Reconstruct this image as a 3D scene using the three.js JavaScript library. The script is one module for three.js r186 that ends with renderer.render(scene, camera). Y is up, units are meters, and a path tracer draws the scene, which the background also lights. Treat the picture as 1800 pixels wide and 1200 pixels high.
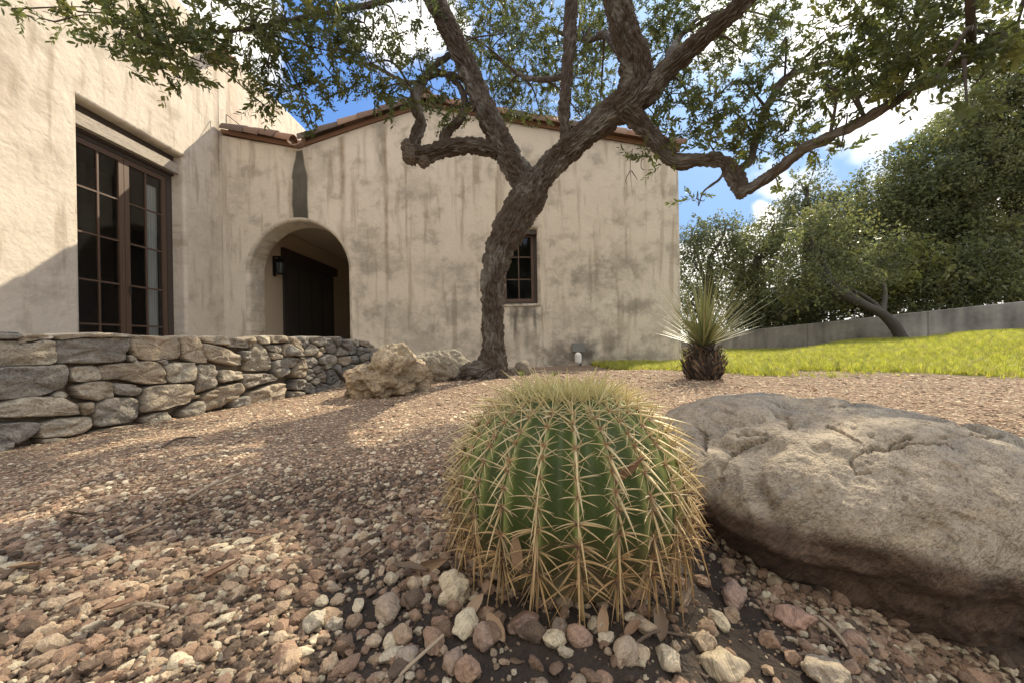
import * as THREE from 'three';
import { ImprovedNoise } from 'three/addons/math/ImprovedNoise.js';
import { mergeGeometries, mergeVertices, toCreasedNormals } from 'three/addons/utils/BufferGeometryUtils.js';

// ---------------------------------------------------------------- camera, sky, sun, exposure
const EYE = 0.36, F = 676, ROLL = THREE.MathUtils.degToRad(1.0);
const scene = new THREE.Scene();
const camera = new THREE.PerspectiveCamera(2 * Math.atan(600 / F) * 180 / Math.PI, 1.5, 0.02, 400);
camera.position.set(0, EYE, 0);
camera.rotation.z = -ROLL;
const renderer = new THREE.WebGLRenderer({ antialias: true });
renderer.setSize(1024, 682);
renderer.toneMapping = THREE.LinearToneMapping;
renderer.toneMappingExposure = 1.9;
renderer.shadowMap.enabled = true;

const SUN = new THREE.Vector3(0.76, 1.15, -1.0).normalize();
const sun = new THREE.DirectionalLight(new THREE.Color(1.0, 0.885, 0.68), 3.8);
sun.position.copy(SUN).multiplyScalar(40);
sun.castShadow = true;
sun.shadow.mapSize.set(4096, 4096);
Object.assign(sun.shadow.camera, { left: -20, right: 20, top: 20, bottom: -20, near: 1, far: 100 });
scene.add(sun, sun.target);

// ---------------------------------------------------------------- noise and small helpers
const IN = new ImprovedNoise();
const nz = (x, y, z) => IN.noise(x + 31.7, y + 17.3, z + 5.1);
function fbm(x, y, z, o = 4, g = 0.5) { let s = 0, a = 1, n = 0; for (let i = 0; i < o; i++) { s += a * nz(x, y, z); n += a; a *= g; x = x * 2.03 + 3.1; y = y * 2.03 + 1.7; z = z * 2.03 + 7.9; } return s / n; }
function rng(seed) { let s = seed | 0; return () => { s = (s + 0x6d2b79f5) | 0; let t = Math.imul(s ^ (s >>> 15), 1 | s); t = (t + Math.imul(t ^ (t >>> 7), 61 | t)) ^ t; return ((t ^ (t >>> 14)) >>> 0) / 4294967296; }; }
const clamp = (x, a = 0, b = 1) => Math.min(b, Math.max(a, x));
const sst = (a, b, x) => { const t = clamp((x - a) / (b - a)); return t * t * (3 - 2 * t); };
const lerp = (a, b, t) => a + (b - a) * t;
const V = (x, y, z) => new THREE.Vector3(x, y, z);
const cR = Math.cos(ROLL), sR = Math.sin(ROLL);
// a direction seen at pixel (x, y) of the 1800 x 1200 survey, one metre deep
function ray(x, y) { const a = (x - 900) / F, b = (600 - y) / F; return V(a * cR + b * sR, -a * sR + b * cR, -1); }
function P(x, y, d) { const r = ray(x, y).multiplyScalar(d); r.y += EYE; return r; }
function toPx(p) { const X = p.x, Y = p.y - EYE, d = -p.z; const a = X * cR - Y * sR, b = X * sR + Y * cR; return [900 + a / d * F, 600 - b / d * F]; }

function dataTex(w, h, fn, { srgb = false, repeat = true } = {}) {
  const data = new Uint8Array(w * h * 4);
  for (let y = 0; y < h; y++) for (let x = 0; x < w; x++) {
    const c = fn((x + 0.5) / w, (y + 0.5) / h, x, y), i = (y * w + x) * 4;
    data[i] = clamp(c[0]) * 255; data[i + 1] = clamp(c[1]) * 255; data[i + 2] = clamp(c[2]) * 255; data[i + 3] = 255;
  }
  const t = new THREE.DataTexture(data, w, h);
  t.magFilter = THREE.LinearFilter; t.minFilter = THREE.LinearMipmapLinearFilter;
  if (srgb) t.colorSpace = THREE.SRGBColorSpace;
  if (repeat) t.wrapS = t.wrapT = THREE.RepeatWrapping;
  t.needsUpdate = true;
  return t;
}
const toS = (l) => Math.pow(clamp(l), 1 / 2.2);
// periodic value noise for tiles
function tileNoise(seed) {
  const h = (x, y) => { let n = Math.imul(x, 374761393) + Math.imul(y, 668265263) + Math.imul(seed, 974634777); n = Math.imul(n ^ (n >>> 13), 1274126177); return ((n ^ (n >>> 16)) >>> 0) / 4294967296; };
  const one = (u, v, p) => { const x = u * p, y = v * p, i = Math.floor(x), j = Math.floor(y), a = x - i, b = y - j, s = a * a * (3 - 2 * a), t = b * b * (3 - 2 * b), m = (q) => ((q % p) + p) % p;
    return lerp(lerp(h(m(i), m(j)), h(m(i + 1), m(j)), s), lerp(h(m(i), m(j + 1)), h(m(i + 1), m(j + 1)), s), t); };
  return (u, v, p, o = 4, g = 0.55) => { let s = 0, a = 1, n = 0; for (let k = 0; k < o; k++) { s += a * one(u, v, p); n += a; a *= g; p *= 2; } return s / n; };
}

// ---------------------------------------------------------------- the sky: blue air, a bank of cumulus low down, loose cloud higher up
function makeSky() {
  const W = 2048, H = 1024, data = new Float32Array(W * H * 4);
  const puffs = [[380, 10, 0.13, 1], [450, 90, .07, .8], [705, 85, 0.085, 1.0], [770, 20, .08, .8], [1430, 95, 0.11, 1.0], [1700, 40, 0.3, .9], [1790, 130, 0.1, 1], [1290, 20, 0.1, .8]].map(([x, y, r, a]) => [ray(x, y).normalize(), r, a]);  // the wide puff at upper right stands in for sun glare
  for (let j = 0; j < H; j++) {
    const el = ((j + 0.5) / H - 0.5) * Math.PI, y = Math.sin(el), c = Math.cos(el);
    for (let i = 0; i < W; i++) {
      const az = ((i + 0.5) / W - 0.5) * 2 * Math.PI, x = Math.cos(az) * c, z = Math.sin(az) * c, k = (j * W + i) * 4;
      const cs = x * SUN.x + y * SUN.y + z * SUN.z, up = Math.max(y, 0);
      const glow = Math.pow(Math.max(0, cs), 7) * 0.55 + Math.pow(Math.max(0, cs), 40) * 0.5;
      const hz = Math.exp(-up * 3.6);
      let r = 0.065 + 0.14 * hz + glow * 0.4, g = 0.165 + 0.20 * hz + glow * 0.44, b = 0.44 + 0.12 * hz + glow * 0.36;
      // cumulus bank
      const el2 = Math.max(el, 0);
      const top = 0.235 + 0.16 * fbm(x * 2.2, 0.3, z * 2.2, 3) + 0.11 * fbm(x * 9, el2 * 9, z * 9, 4);
      let a = sst(0.0, 0.022, top - el2);
      // loose cloud, thickened behind the camera to add fill light on the facade
      const q = 1 / (0.22 + up), f = fbm(x * q * 1.3, 4.2, z * q * 1.3, 5) + 0.12 * fbm(x * 14, y * 14, z * 14, 3);
      a = Math.max(a, sst(0.10, 0.3, f - 0.0 + (z > 0 ? 0.22 : -0.22)) * 0.92);
      const e = fbm(x * 8, y * 8, z * 8, 5);
      for (const [v, rr, s] of puffs) { const d = Math.acos(clamp(v.x * x + v.y * y + v.z * z, -1, 1)) / rr; if (d < 2) a = Math.max(a, s * sst(0.05, 0.75, 1.05 - d + e * 1.5)); }
      const lum = 0.84 + 0.25 * fbm(x * 12, y * 12, z * 12, 4) + glow * 0.4;
      r = lerp(r, lum * 1.08, a); g = lerp(g, lum * 1.03, a); b = lerp(b, lum * 0.95, a);
      data[k] = r; data[k + 1] = g; data[k + 2] = b; data[k + 3] = 1;
    }
  }
  const t = new THREE.DataTexture(data, W, H, THREE.RGBAFormat, THREE.FloatType);
  t.magFilter = THREE.LinearFilter; t.mapping = THREE.EquirectangularReflectionMapping; t.needsUpdate = true;
  return t;
}
scene.background = makeSky();
scene.environment = scene.background;

// ---------------------------------------------------------------- naming
const taken = {};
function numbered(n) { const k = taken[n] = (taken[n] ?? -1) + 1; return k ? n + '_' + String(k).padStart(3, '0') : n; }
function tag(o, label, category, group, kind) {
  Object.assign(o.userData, { label }); if (category) o.userData.category = category;
  if (group) o.userData.group = group; if (kind) o.userData.kind = kind; return o;
}
function shade(o) { o.castShadow = true; o.receiveShadow = true; return o; }
function mesh(name, geo, mat, parent) { const m = shade(new THREE.Mesh(geo, mat)); m.name = parent ? name : numbered(name); (parent || scene).add(m); return m; }
function thing(name, label, category, pos, group) { const g = new THREE.Group(); g.name = numbered(name); if (pos) g.position.copy(pos); scene.add(g); tag(g, label, category, group); return g; }
function stuff(name, geo, mat, list, parent, tint) {   // list: [Matrix4]; tint(i) -> Color
  const m = shade(new THREE.InstancedMesh(geo, mat, list.length)); m.name = parent ? name : numbered(name);
  list.forEach((x, i) => { m.setMatrixAt(i, x); if (tint) m.setColorAt(i, tint(i)); });
  m.userData.kind = 'stuff'; (parent || scene).add(m); return m;
}
const MX = (pos, quat, sc) => new THREE.Matrix4().compose(pos, quat, typeof sc === 'number' ? V(sc, sc, sc) : sc);
const eul = (x, y, z) => new THREE.Quaternion().setFromEuler(new THREE.Euler(x, y, z, 'YXZ'));
const col = (r, g, b) => new THREE.Color().setRGB(r, g, b);
function setColors(geo, fn) {
  const p = geo.attributes.position, a = new Float32Array(p.count * 3);
  for (let i = 0; i < p.count; i++) { const c = fn(p.getX(i), p.getY(i), p.getZ(i), i); a[i * 3] = c[0]; a[i * 3 + 1] = c[1]; a[i * 3 + 2] = c[2]; }
  geo.setAttribute('color', new THREE.BufferAttribute(a, 3)); return geo;
}
function boxAt(x0, x1, y0, y1, z0, z1) { const g = new THREE.BoxGeometry(x1 - x0, y1 - y0, z1 - z0); g.translate((x0 + x1) / 2, (y0 + y1) / 2, (z0 + z1) / 2); return g; }
const mix3 = (a, b, t) => [lerp(a[0], b[0], t), lerp(a[1], b[1], t), lerp(a[2], b[2], t)];

// ---------------------------------------------------------------- shared textures and materials
const T1 = tileNoise(1), T2 = tileNoise(2), T3 = tileNoise(3);
const rockTex = dataTex(1024, 1024, (u, v) => { const n = T1(u, v, 12, 5, 0.7), s = T2(u, v, 160, 3, 0.7), p = T3(u, v, 90, 3, 0.6), q = T2(u, v, 40, 3, 0.6); let k = 0.84 + 0.75 * (n - 0.5) + 0.8 * (s - 0.5) + 0.5 * (p - 0.5) + 0.25 * (q - .5); return [toS(k), toS(k * 0.985), toS(k * 0.96)]; }, { srgb: true });
const rockBump = dataTex(1024, 1024, (u, v) => { const n = T3(u, v, 20, 6, 0.72), p = T3(u, v, 90, 3, 0.6); return [n, n, n].map((q) => q + 0.3 * (p - .5)); });
const grainTex = dataTex(512, 512, (u, v) => { const n = T1(u, v, 24, 4, 0.7), s = T2(u, v, 128, 2), k = 0.62 + 0.5 * (n - 0.5) + 0.45 * (s - 0.5) + 0.22; return [toS(k), toS(k * 0.99), toS(k * 0.97)]; }, { srgb: true });
const grainBump = dataTex(512, 512, (u, v) => { const n = T3(u, v, 16, 5, 0.65); return [n, n, n]; });
const plasterBump = dataTex(1024, 1024, (u, v) => { const n = 0.62 * T1(u, v, 5, 3, 0.5) + 0.28 * T2(u, v, 36, 3, 0.6) + 0.16 * Math.abs(T3(u, v, 18, 3) - 0.5) * 2; return [n, n, n]; });
plasterBump.repeat.set(1 / 2.6, 1 / 2.6);
const woodTex = dataTex(256, 512, (u, v) => { const n = T2(u, v * 0.25, 48, 3, 0.6) * 0.6 + T1(u, v, 8, 3) * 0.4; const k = 0.45 + 0.8 * n; return [toS(k), toS(k), toS(k)]; }, { srgb: true });

const std = (o) => new THREE.MeshStandardMaterial({ roughness: 0.9, ...o });
const MAT = {
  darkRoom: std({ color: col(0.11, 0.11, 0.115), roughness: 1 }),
  frame: std({ color: col(0.06, 0.042, 0.033), roughness: 0.65, map: woodTex }),
  doorWood: std({ color: col(0.11, 0.064, 0.04), roughness: 0.6, map: woodTex }),
  lintel: std({ color: col(0.42, 0.36, 0.29), roughness: 0.9, map: woodTex, bumpMap: woodTex, bumpScale: 0.006 }),
  glass: new THREE.MeshPhysicalMaterial({ color: col(0.72, 0.76, 0.78), roughness: 0.03, transmission: 1, thickness: 0, ior: 1.5 }),
  iron: std({ color: col(0.03, 0.03, 0.03), roughness: 0.5, metalness: 0.6 }),
};

// ---------------------------------------------------------------- the lie of the land
const CTRL = [[0, .5, -.352], [-.35, .45, -.352], [-.65, .5, -.36], [.44, .5, -.412], [.55, .5, -.465], [.62, .46, -.50], [.8, .5, -.52], [.5, .44, -.43], [1.2, .9, -.39], [-1.0, 1.2, -.415], [0, 1.5, -.378], [1.3, 1.8, -.385], [-1.2, 2.2, -.445],
  [-2.66, 2.0, -.525], [-2.4, 2.85, -.515], [-2.19, 3.7, -.50], [-1.7, 4.7, -.45], [-2.2, 1.2, -.52], [-1.2, 3.3, -.43], [-.6, 3.7, -.37], [-.2, 3.9, -.345], [1.9, 3.8, -.40], [.8, 3.4, -.375],
  [0, 8.5, -.57], [3.7, 8.5, -.57], [-2, 8.5, -.57], [4.5, 3.4, -.40], [3.3, 3.6, -.385], [8.7, 12.3, -.47], [10.5, 11, -.19], [12.6, 9.5, -.03], [10.6, 8, -.06], [6.6, 7, -.27], [5.3, 9, -.44], [9, 5, -.2], [14, 7, .15], [5.5, 1.5, -.40], [3, .9, -.42], [-6, 6, -.5]].map(([x, d, y]) => [x / d, Math.log(d), y]);
function groundY(x, z) {
  const d = Math.max(0.3, -z), u = clamp(x / d, -2.5, 2.5), v = Math.log(d);
  let s = 0, w = 0;
  for (const [a, b, y] of CTRL) { const q = (u - a) ** 2 + 0.6 * (v - b) ** 2 + 0.012, k = 1 / (q * q); s += k * y; w += k; }
  return EYE + s / w + 0.012 * fbm(x * 1.1, 0, z * 1.1, 3) * sst(0.6, 2.5, d);
}
const soft = (x, z) => groundY(x, z) + (Math.hypot(x, z) < 3 ? 0.006 * fbm(x * 14, 3, z * 14, 3) + 0.004 * fbm(x * 55, 9, z * 55, 2) : 0);
// where bare dark soil shows, 0..1
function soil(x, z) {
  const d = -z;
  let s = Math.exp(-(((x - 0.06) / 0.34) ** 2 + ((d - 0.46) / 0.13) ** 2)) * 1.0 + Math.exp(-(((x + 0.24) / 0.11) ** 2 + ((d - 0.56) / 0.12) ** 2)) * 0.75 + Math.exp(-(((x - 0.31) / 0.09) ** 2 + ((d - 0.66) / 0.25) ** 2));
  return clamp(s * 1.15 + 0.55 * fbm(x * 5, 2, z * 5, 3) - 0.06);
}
// the planting bed round the cactus, coarser and dark with soil; the paler gravel beyond is also coloured up to read sunlit, 0..1
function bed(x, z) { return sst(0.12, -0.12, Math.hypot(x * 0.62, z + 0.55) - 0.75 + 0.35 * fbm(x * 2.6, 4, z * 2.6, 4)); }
// how much lawn, 0..1
function lawn(x, z) {
  const d = -z, edge = x < 1.75 ? 99 : x < 2.5 ? lerp(6.6, 4.0, x - 1.5) : lerp(4.0, 3.35, clamp((x - 2.5) / 2.5));
  return sst(-0.5, 0.6, d - edge + 0.9 * fbm(x * 1.3, 5, z * 1.3, 3) + 0.7 * fbm(x * 5, 7, z * 5, 3)) * (1 - 0.75 * sst(0.12, 0.4, fbm(x * 1.7, 11, z * 1.7, 4)));
}
const wallZ = (x) => -(12.3 - (x - 8.7) * 0.718);       // face of the garden wall

{
  const N = 340, pos = [], uv = [], cl = [], ix = [], M = Math.asinh(70 / 0.3);
  for (let j = 0; j <= N; j++) for (let i = 0; i <= N; i++) {
    const x = 0.3 * Math.sinh((i / N * 2 - 1) * M) , z = 0.3 * Math.sinh((j / N * 2 - 1) * M) - 0.62;
    pos.push(x, soft(x, z), z); uv.push(x, z);
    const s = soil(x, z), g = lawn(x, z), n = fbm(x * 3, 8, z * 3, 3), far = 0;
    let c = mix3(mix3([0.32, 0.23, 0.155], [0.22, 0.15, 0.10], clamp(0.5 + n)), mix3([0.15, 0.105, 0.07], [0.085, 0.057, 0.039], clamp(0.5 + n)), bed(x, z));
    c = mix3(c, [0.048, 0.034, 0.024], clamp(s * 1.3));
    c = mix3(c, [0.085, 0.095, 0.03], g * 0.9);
    c = mix3(c, [0.10, 0.085, 0.05], far);
    cl.push(...c);
  }
  for (let j = 0; j < N; j++) for (let i = 0; i < N; i++) { const a = j * (N + 1) + i, b = a + 1, c = a + N + 1, d = c + 1; ix.push(a, c, b, b, c, d); }
  const g = new THREE.BufferGeometry();
  g.setAttribute('position', new THREE.Float32BufferAttribute(pos, 3)); g.setAttribute('uv', new THREE.Float32BufferAttribute(uv, 2)); g.setAttribute('color', new THREE.Float32BufferAttribute(cl, 3));
  g.setIndex(ix); g.computeVertexNormals();
  const m1 = grainTex.clone(); m1.repeat.set(3.3, 3.3); const b1 = grainBump.clone(); b1.repeat.set(6, 6);
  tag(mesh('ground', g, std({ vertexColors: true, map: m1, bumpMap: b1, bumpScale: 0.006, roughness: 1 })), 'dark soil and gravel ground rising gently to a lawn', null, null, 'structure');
}

// ---------------------------------------------------------------- the stucco house
const FD = 8.5, FX0 = -6.35, FX1 = P(1197, 450, FD).x;       // face of the gable wall; inner corner; right corner
const fp = (x, y) => { const p = P(x, y, FD); return [p.x, p.y]; };
// profile of the gable wall's top
const roofPx = [[392, 236], [524, 262], [640, 222], [748, 188], [875, 212], [1010, 236], [1112, 254], [1194, 268]];
const roofLine = roofPx.map(([x, y]) => fp(x, y)); roofLine[0][0] = FX0; roofLine[roofLine.length - 1][0] = FX1;
const roofY = (x) => { for (let i = 0; i + 1 < roofLine.length; i++) { const [a, b] = roofLine[i], [c, d] = roofLine[i + 1]; if (x <= c) return lerp(b, d, clamp((x - a) / (c - a))); } return roofLine[roofLine.length - 1][1]; };
const house = thing('stucco_house', 'tan stucco house with tiled gable, arched porch and tall glazed door', 'house');

function stainTexture(x0, x1, y0, y1, w, h, base, stains) {
  const t = dataTex(w, h, (u, v) => {
    const x = lerp(x0, x1, u), y = lerp(y0, y1, v);
    const m = fbm(x * 1.0, y * 1.0, 3, 5, 0.6), f = fbm(x * 3.1 + m, y * 3.1, 9, 5, 0.6), dr = fbm(x * 5, y * 0.55, 21, 4, 0.6);
    let c = mix3(base[0], base[1], clamp(0.5 + m * 1.1 + f * 0.5));
    c = mix3(c, base[2], clamp(sst(0.0, 0.40, f * 0.75 + m * 0.65) * 0.95));
    c = mix3(c, [0.23, 0.17, 0.105], clamp(sst(0.05, 0.36, dr) * 0.42));
    for (const s of stains) {
      if (s.k === 'streak') {
        const yy = clamp((s.y1 - y) / (s.y1 - s.y0), -0.2, 1.2); if (yy < -0.1 || yy > 1.12) continue;
        const ww = s.w * (s.taper ? lerp(0.35, 1, clamp(yy * 2.6)) : lerp(1, 0.75, yy)), n = fbm(x * 6, y * 3, s.x, 3);
        const e = Math.abs(x - s.x - 0.03 * fbm(y * 1.4, s.x, 2, 2)) / ww;
        const soft = s.hard ? sst(1.12, 0.86, e + n * 0.16) : sst(1.5, 0.1, e + n * 0.5);
        const a = soft * sst(-0.08, 0.06, yy) * (s.hard ? sst(1.04, 1.0, yy) : sst(1.1, 0.55, yy)) * s.a * (s.hard ? 1 : clamp(0.75 + n * 1.2));
        c = mix3(c, s.c, clamp(a));
      } else {
        const q = Math.hypot((x - s.x) / s.w, (y - s.y) / s.h); if (q > 1.8) continue;
        const n = fbm(x * 4.5, y * 4.5, s.x * 3, 5, 0.7);
        c = mix3(c, s.c, clamp(sst(0.0, 1.0, 1.0 - q + n * 1.25) * s.a));
      }
    }
    const sp = nz(x * 60, y * 60, 2) * 0.07 + nz(x * 150, y * 150, 2) * 0.05;
    return [toS(c[0] * (1 + sp)), toS(c[1] * (1 + sp)), toS(c[2] * (1 + sp))];
  }, { srgb: true, repeat: false });
  t.repeat.set(1 / (x1 - x0), 1 / (y1 - y0)); t.offset.set(-x0 / (x1 - x0), -y0 / (y1 - y0));
  return t;
}
const MOLD = [0.05, 0.045, 0.035], RUST = [0.23, 0.16, 0.095], GREY = [0.17, 0.145, 0.11];
const st = (x, y0, y1, w, a, c = GREY, o = {}) => { const p = fp(x, y1), q = fp(x, y0); return { k: 'streak', x: q[0], y1: q[1], y0: p[1], w: w / F * FD / 2, a, c, ...o }; };
const bl = (x, y, w, h, a, c = GREY) => { const p = fp(x, y); return { k: 'blot', x: p[0], y: p[1], w: w / F * FD, h: h / F * FD, a, c }; };
const facadeTex = stainTexture(FX0 - 0.1, FX1 + 0.1, -0.6, 6.0, 1400, 900, [[0.67, 0.595, 0.485], [0.58, 0.51, 0.41], [0.40, 0.35, 0.28]], [
  st(526, 262, 386, 27, 0.97, MOLD, { hard: true, taper: true }),
  st(526, 262, 380, 46, 0.45, GREY), st(600, 236, 410, 13, 0.75, RUST), st(668, 216, 330, 22, 0.75, GREY), st(676, 230, 560, 9, 0.75, RUST), st(712, 262, 470, 5, 0.6, RUST), st(740, 195, 300, 16, .35), st(872, 310, 430, 6, 0.55, RUST), st(800, 260, 420, 6, .4, RUST), st(640, 230, 330, 8, .3), st(1010, 240, 330, 10, .3), st(470, 262, 330, 14, .3),
  st(600, 390, 560, 20, 0.35, RUST), st(905, 535, 610, 10, 0.8, MOLD), st(925, 535, 625, 14, 0.7, GREY), st(940, 535, 600, 7, 0.7, MOLD), st(898, 537, 590, 8, .6, GREY), st(953, 540, 640, 5, .6, RUST), st(1100, 400, 470, 5, .4),
  bl(925, 552, 45, 26, 0.75, [0.12, 0.105, 0.085]), bl(1040, 490, 70, 50, 0.55), bl(1115, 538, 55, 26, 0.6), bl(1020, 560, 60, 40, .35), bl(1090, 460, 50, 60, .3), bl(800, 545, 60, 45, 0.5), bl(700, 560, 60, 40, .35), bl(760, 480, 60, 40, .25), bl(640, 430, 45, 60, 0.4), bl(420, 330, 30, 60, 0.3),
  bl(1010, 628, 130, 26, 0.75, [0.13, 0.115, 0.09]), bl(1140, 625, 60, 24, 0.6), bl(1030, 610, 30, 40, .6, MOLD), bl(740, 600, 80, 40, .4), bl(1160, 560, 25, 60, .3), bl(860, 600, 60, 40, .3), bl(560, 300, 60, 40, .25), bl(720, 330, 80, 40, .3), bl(985, 610, 25, 35, .5), bl(1075, 600, 25, 30, .45),
]);
const facadeMat = std({ map: facadeTex, bumpMap: plasterBump, bumpScale: 0.02, roughness: 0.95 });
const sideTex = stainTexture(-3, 14.2, -0.6, 8.0, 1100, 700, [[0.63, 0.553, 0.455], [0.57, 0.497, 0.405], [0.44, 0.38, 0.305]], [
  { k: 'streak', x: 8.35, y0: 4.0, y1: 6.5, w: 0.09, a: 0.55, c: [0.24, 0.18, 0.13] }, { k: 'streak', x: 8.9, y0: 4.0, y1: 6.8, w: 0.25, a: 0.4, c: [0.5, 0.35, 0.25] }, { k: 'streak', x: 8.42, y0: 3.9, y1: 6.0, w: 0.015, a: 0.9, c: [0.1, 0.08, 0.06] },
  { k: 'streak', x: 7.0, y0: 3.9, y1: 6.0, w: 0.3, a: 0.3, c: [0.4, 0.28, 0.21] }, { k: 'blot', x: 4.5, y: 3.6, w: 1.2, h: 1.2, a: 0.28, c: [0.33, 0.24, 0.18] }, { k: 'blot', x: 8.2, y: 2.6, w: 0.6, h: 1.2, a: 0.35, c: [0.33, 0.29, 0.24] }, { k: 'blot', x: 8.4, y: 1.2, w: 0.4, h: 1.2, a: 0.3, c: [0.36, 0.31, 0.25] },
]);
const sideMat = std({ map: sideTex, bumpMap: plasterBump, bumpScale: 0.03, roughness: 0.95 });
const BEV = 0.07;
const ext = (shape, depth, bev = BEV) => new THREE.ExtrudeGeometry(shape, { depth: depth - 2 * bev, bevelEnabled: true, bevelThickness: bev, bevelSize: bev, bevelOffset: -bev, bevelSegments: 5, curveSegments: 40 }).translate(0, 0, bev);

// gable wall with arch and small window
const winA = fp(878, 404), winB = fp(946, 534);
const archL = P(437, 500, FD).x, archR = P(612, 500, FD).x, archTop = P(530, 388, FD).y;
{
  const s = new THREE.Shape();
  s.moveTo(FX0 - 0.15, -1.4); s.lineTo(FX1, -1.4);
  for (let i = roofLine.length - 1; i >= 0; i--) s.lineTo(i ? roofLine[i][0] : FX0 - 0.15, roofLine[i][1] + 0.03);
  s.closePath();
  const r = (archR - archL) / 2, cx = (archL + archR) / 2, cy = archTop - r * 1.02, h = new THREE.Path();
  h.moveTo(archL, -0.5); h.lineTo(archL, cy); h.absellipse(cx, cy, r, r * 1.02, Math.PI, 0, true); h.lineTo(archR, -0.5); h.closePath();
  s.holes.push(h);
  const w = new THREE.Path(); w.moveTo(winA[0], winB[1]); w.lineTo(winA[0], winA[1]); w.lineTo(winB[0], winA[1]); w.lineTo(winB[0], winB[1]); w.closePath();
  s.holes.push(w);
  const g = ext(s, 0.6).translate(0, 0, -FD - 0.6);
  mesh('gable_wall', g, facadeMat, house);
}
// tall side wall, running from beside the camera to behind the gable
const dIn = P(137, 200, 1), doorD0 = -FX0 * F / 757, doorD1 = -FX0 * F / 572, doorTop = EYE + 3.73;
{
  const s = new THREE.Shape(); s.moveTo(-3, -1.4); s.lineTo(14, -1.4); s.lineTo(14, EYE + 6.75); s.lineTo(-3, EYE + 6.75); s.closePath();
  const h = new THREE.Path(); h.moveTo(doorD0, -0.40); h.lineTo(doorD0, doorTop); h.lineTo(doorD1, doorTop - 0.02); h.lineTo(doorD1, -0.40); h.closePath(); s.holes.push(h);
  const g = ext(s, 0.5, 0.06); g.rotateY(Math.PI / 2); g.translate(FX0 - 0.5, 0, 0);
  mesh('side_wall', g, sideMat, house);
}
// rest of the shell: right flank, porch, rooms behind the glass
{
  const RY = roofLine[roofLine.length - 1][1];
  mesh('flank_wall', boxAt(FX1 - 0.5, FX1 - 0.02, -0.5, RY - 0.02, -15, -FD - 0.61), sideMat, house);
  const pm = std({ color: col(0.60, 0.505, 0.385), bumpMap: plasterBump, bumpScale: 0.01, roughness: 1 });
  mesh('porch_wall', mergeGeometries([boxAt(-6.34, -6.02, -0.4, 3.4, -15, -FD - 0.61), boxAt(-6.0, -3.2, -0.4, 3.4, -15.3, -15.0), boxAt(-3.5, -3.2, -0.4, 3.4, -14.98, -FD - 0.61)]), pm, house);
  mesh('porch_ceiling', boxAt(-6.3, -3.2, 3.42, 3.5, -15.3, -FD - 0.61), pm, house);
  mesh('porch_floor', boxAt(-6.0, -3.52, 0.2, 0.3, -14.99, -FD - 0.03), pm, house);
  // inner porch door on the left of the porch, with a heavy lintel
  const idr = mesh('inner_door', boxAt(-6.019, -5.96, 0.3, EYE + 2.30, -12.9, -10.12), std({ color: col(0.045, 0.038, 0.033), roughness: 0.6 }), house);
  for (let k = 0; k < 4; k++) mesh('panel', boxAt(-5.962, -5.945, 0.5, EYE + 2.1, -12.7 + k * 0.66, -12.7 + k * 0.66 + 0.5), std({ color: col(0.055, 0.046, 0.04), roughness: 0.5 }), idr);
  mesh('inner_lintel', boxAt(-6.018, -5.93, EYE + 2.302, EYE + 2.56, -13.15, -10.06), MAT.frame, house);
  // dark rooms
  const inv = (g) => g;
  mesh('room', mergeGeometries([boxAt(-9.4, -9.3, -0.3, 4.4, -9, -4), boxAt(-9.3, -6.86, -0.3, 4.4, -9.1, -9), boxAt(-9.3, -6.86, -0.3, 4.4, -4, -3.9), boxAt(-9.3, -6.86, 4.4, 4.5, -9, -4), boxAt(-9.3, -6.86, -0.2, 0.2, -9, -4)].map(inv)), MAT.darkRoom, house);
  mesh('small_room', mergeGeometries([boxAt(winA[0] - .8, winB[0] + .8, 0, 3.4, -FD - 2.1, -FD - 2.0), boxAt(winA[0] - .9, winA[0] - .8, 0, 3.4, -FD - 2, -FD - .62), boxAt(winB[0] + .8, winB[0] + .9, 0, 3.4, -FD - 2, -FD - .62), boxAt(winA[0] - .8, winB[0] + .8, 3.4, 3.5, -FD - 2, -FD - .62), boxAt(winA[0] - .8, winB[0] + .8, -.1, 0, -FD - 2, -FD - .62)]), MAT.darkRoom, house);
}
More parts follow.
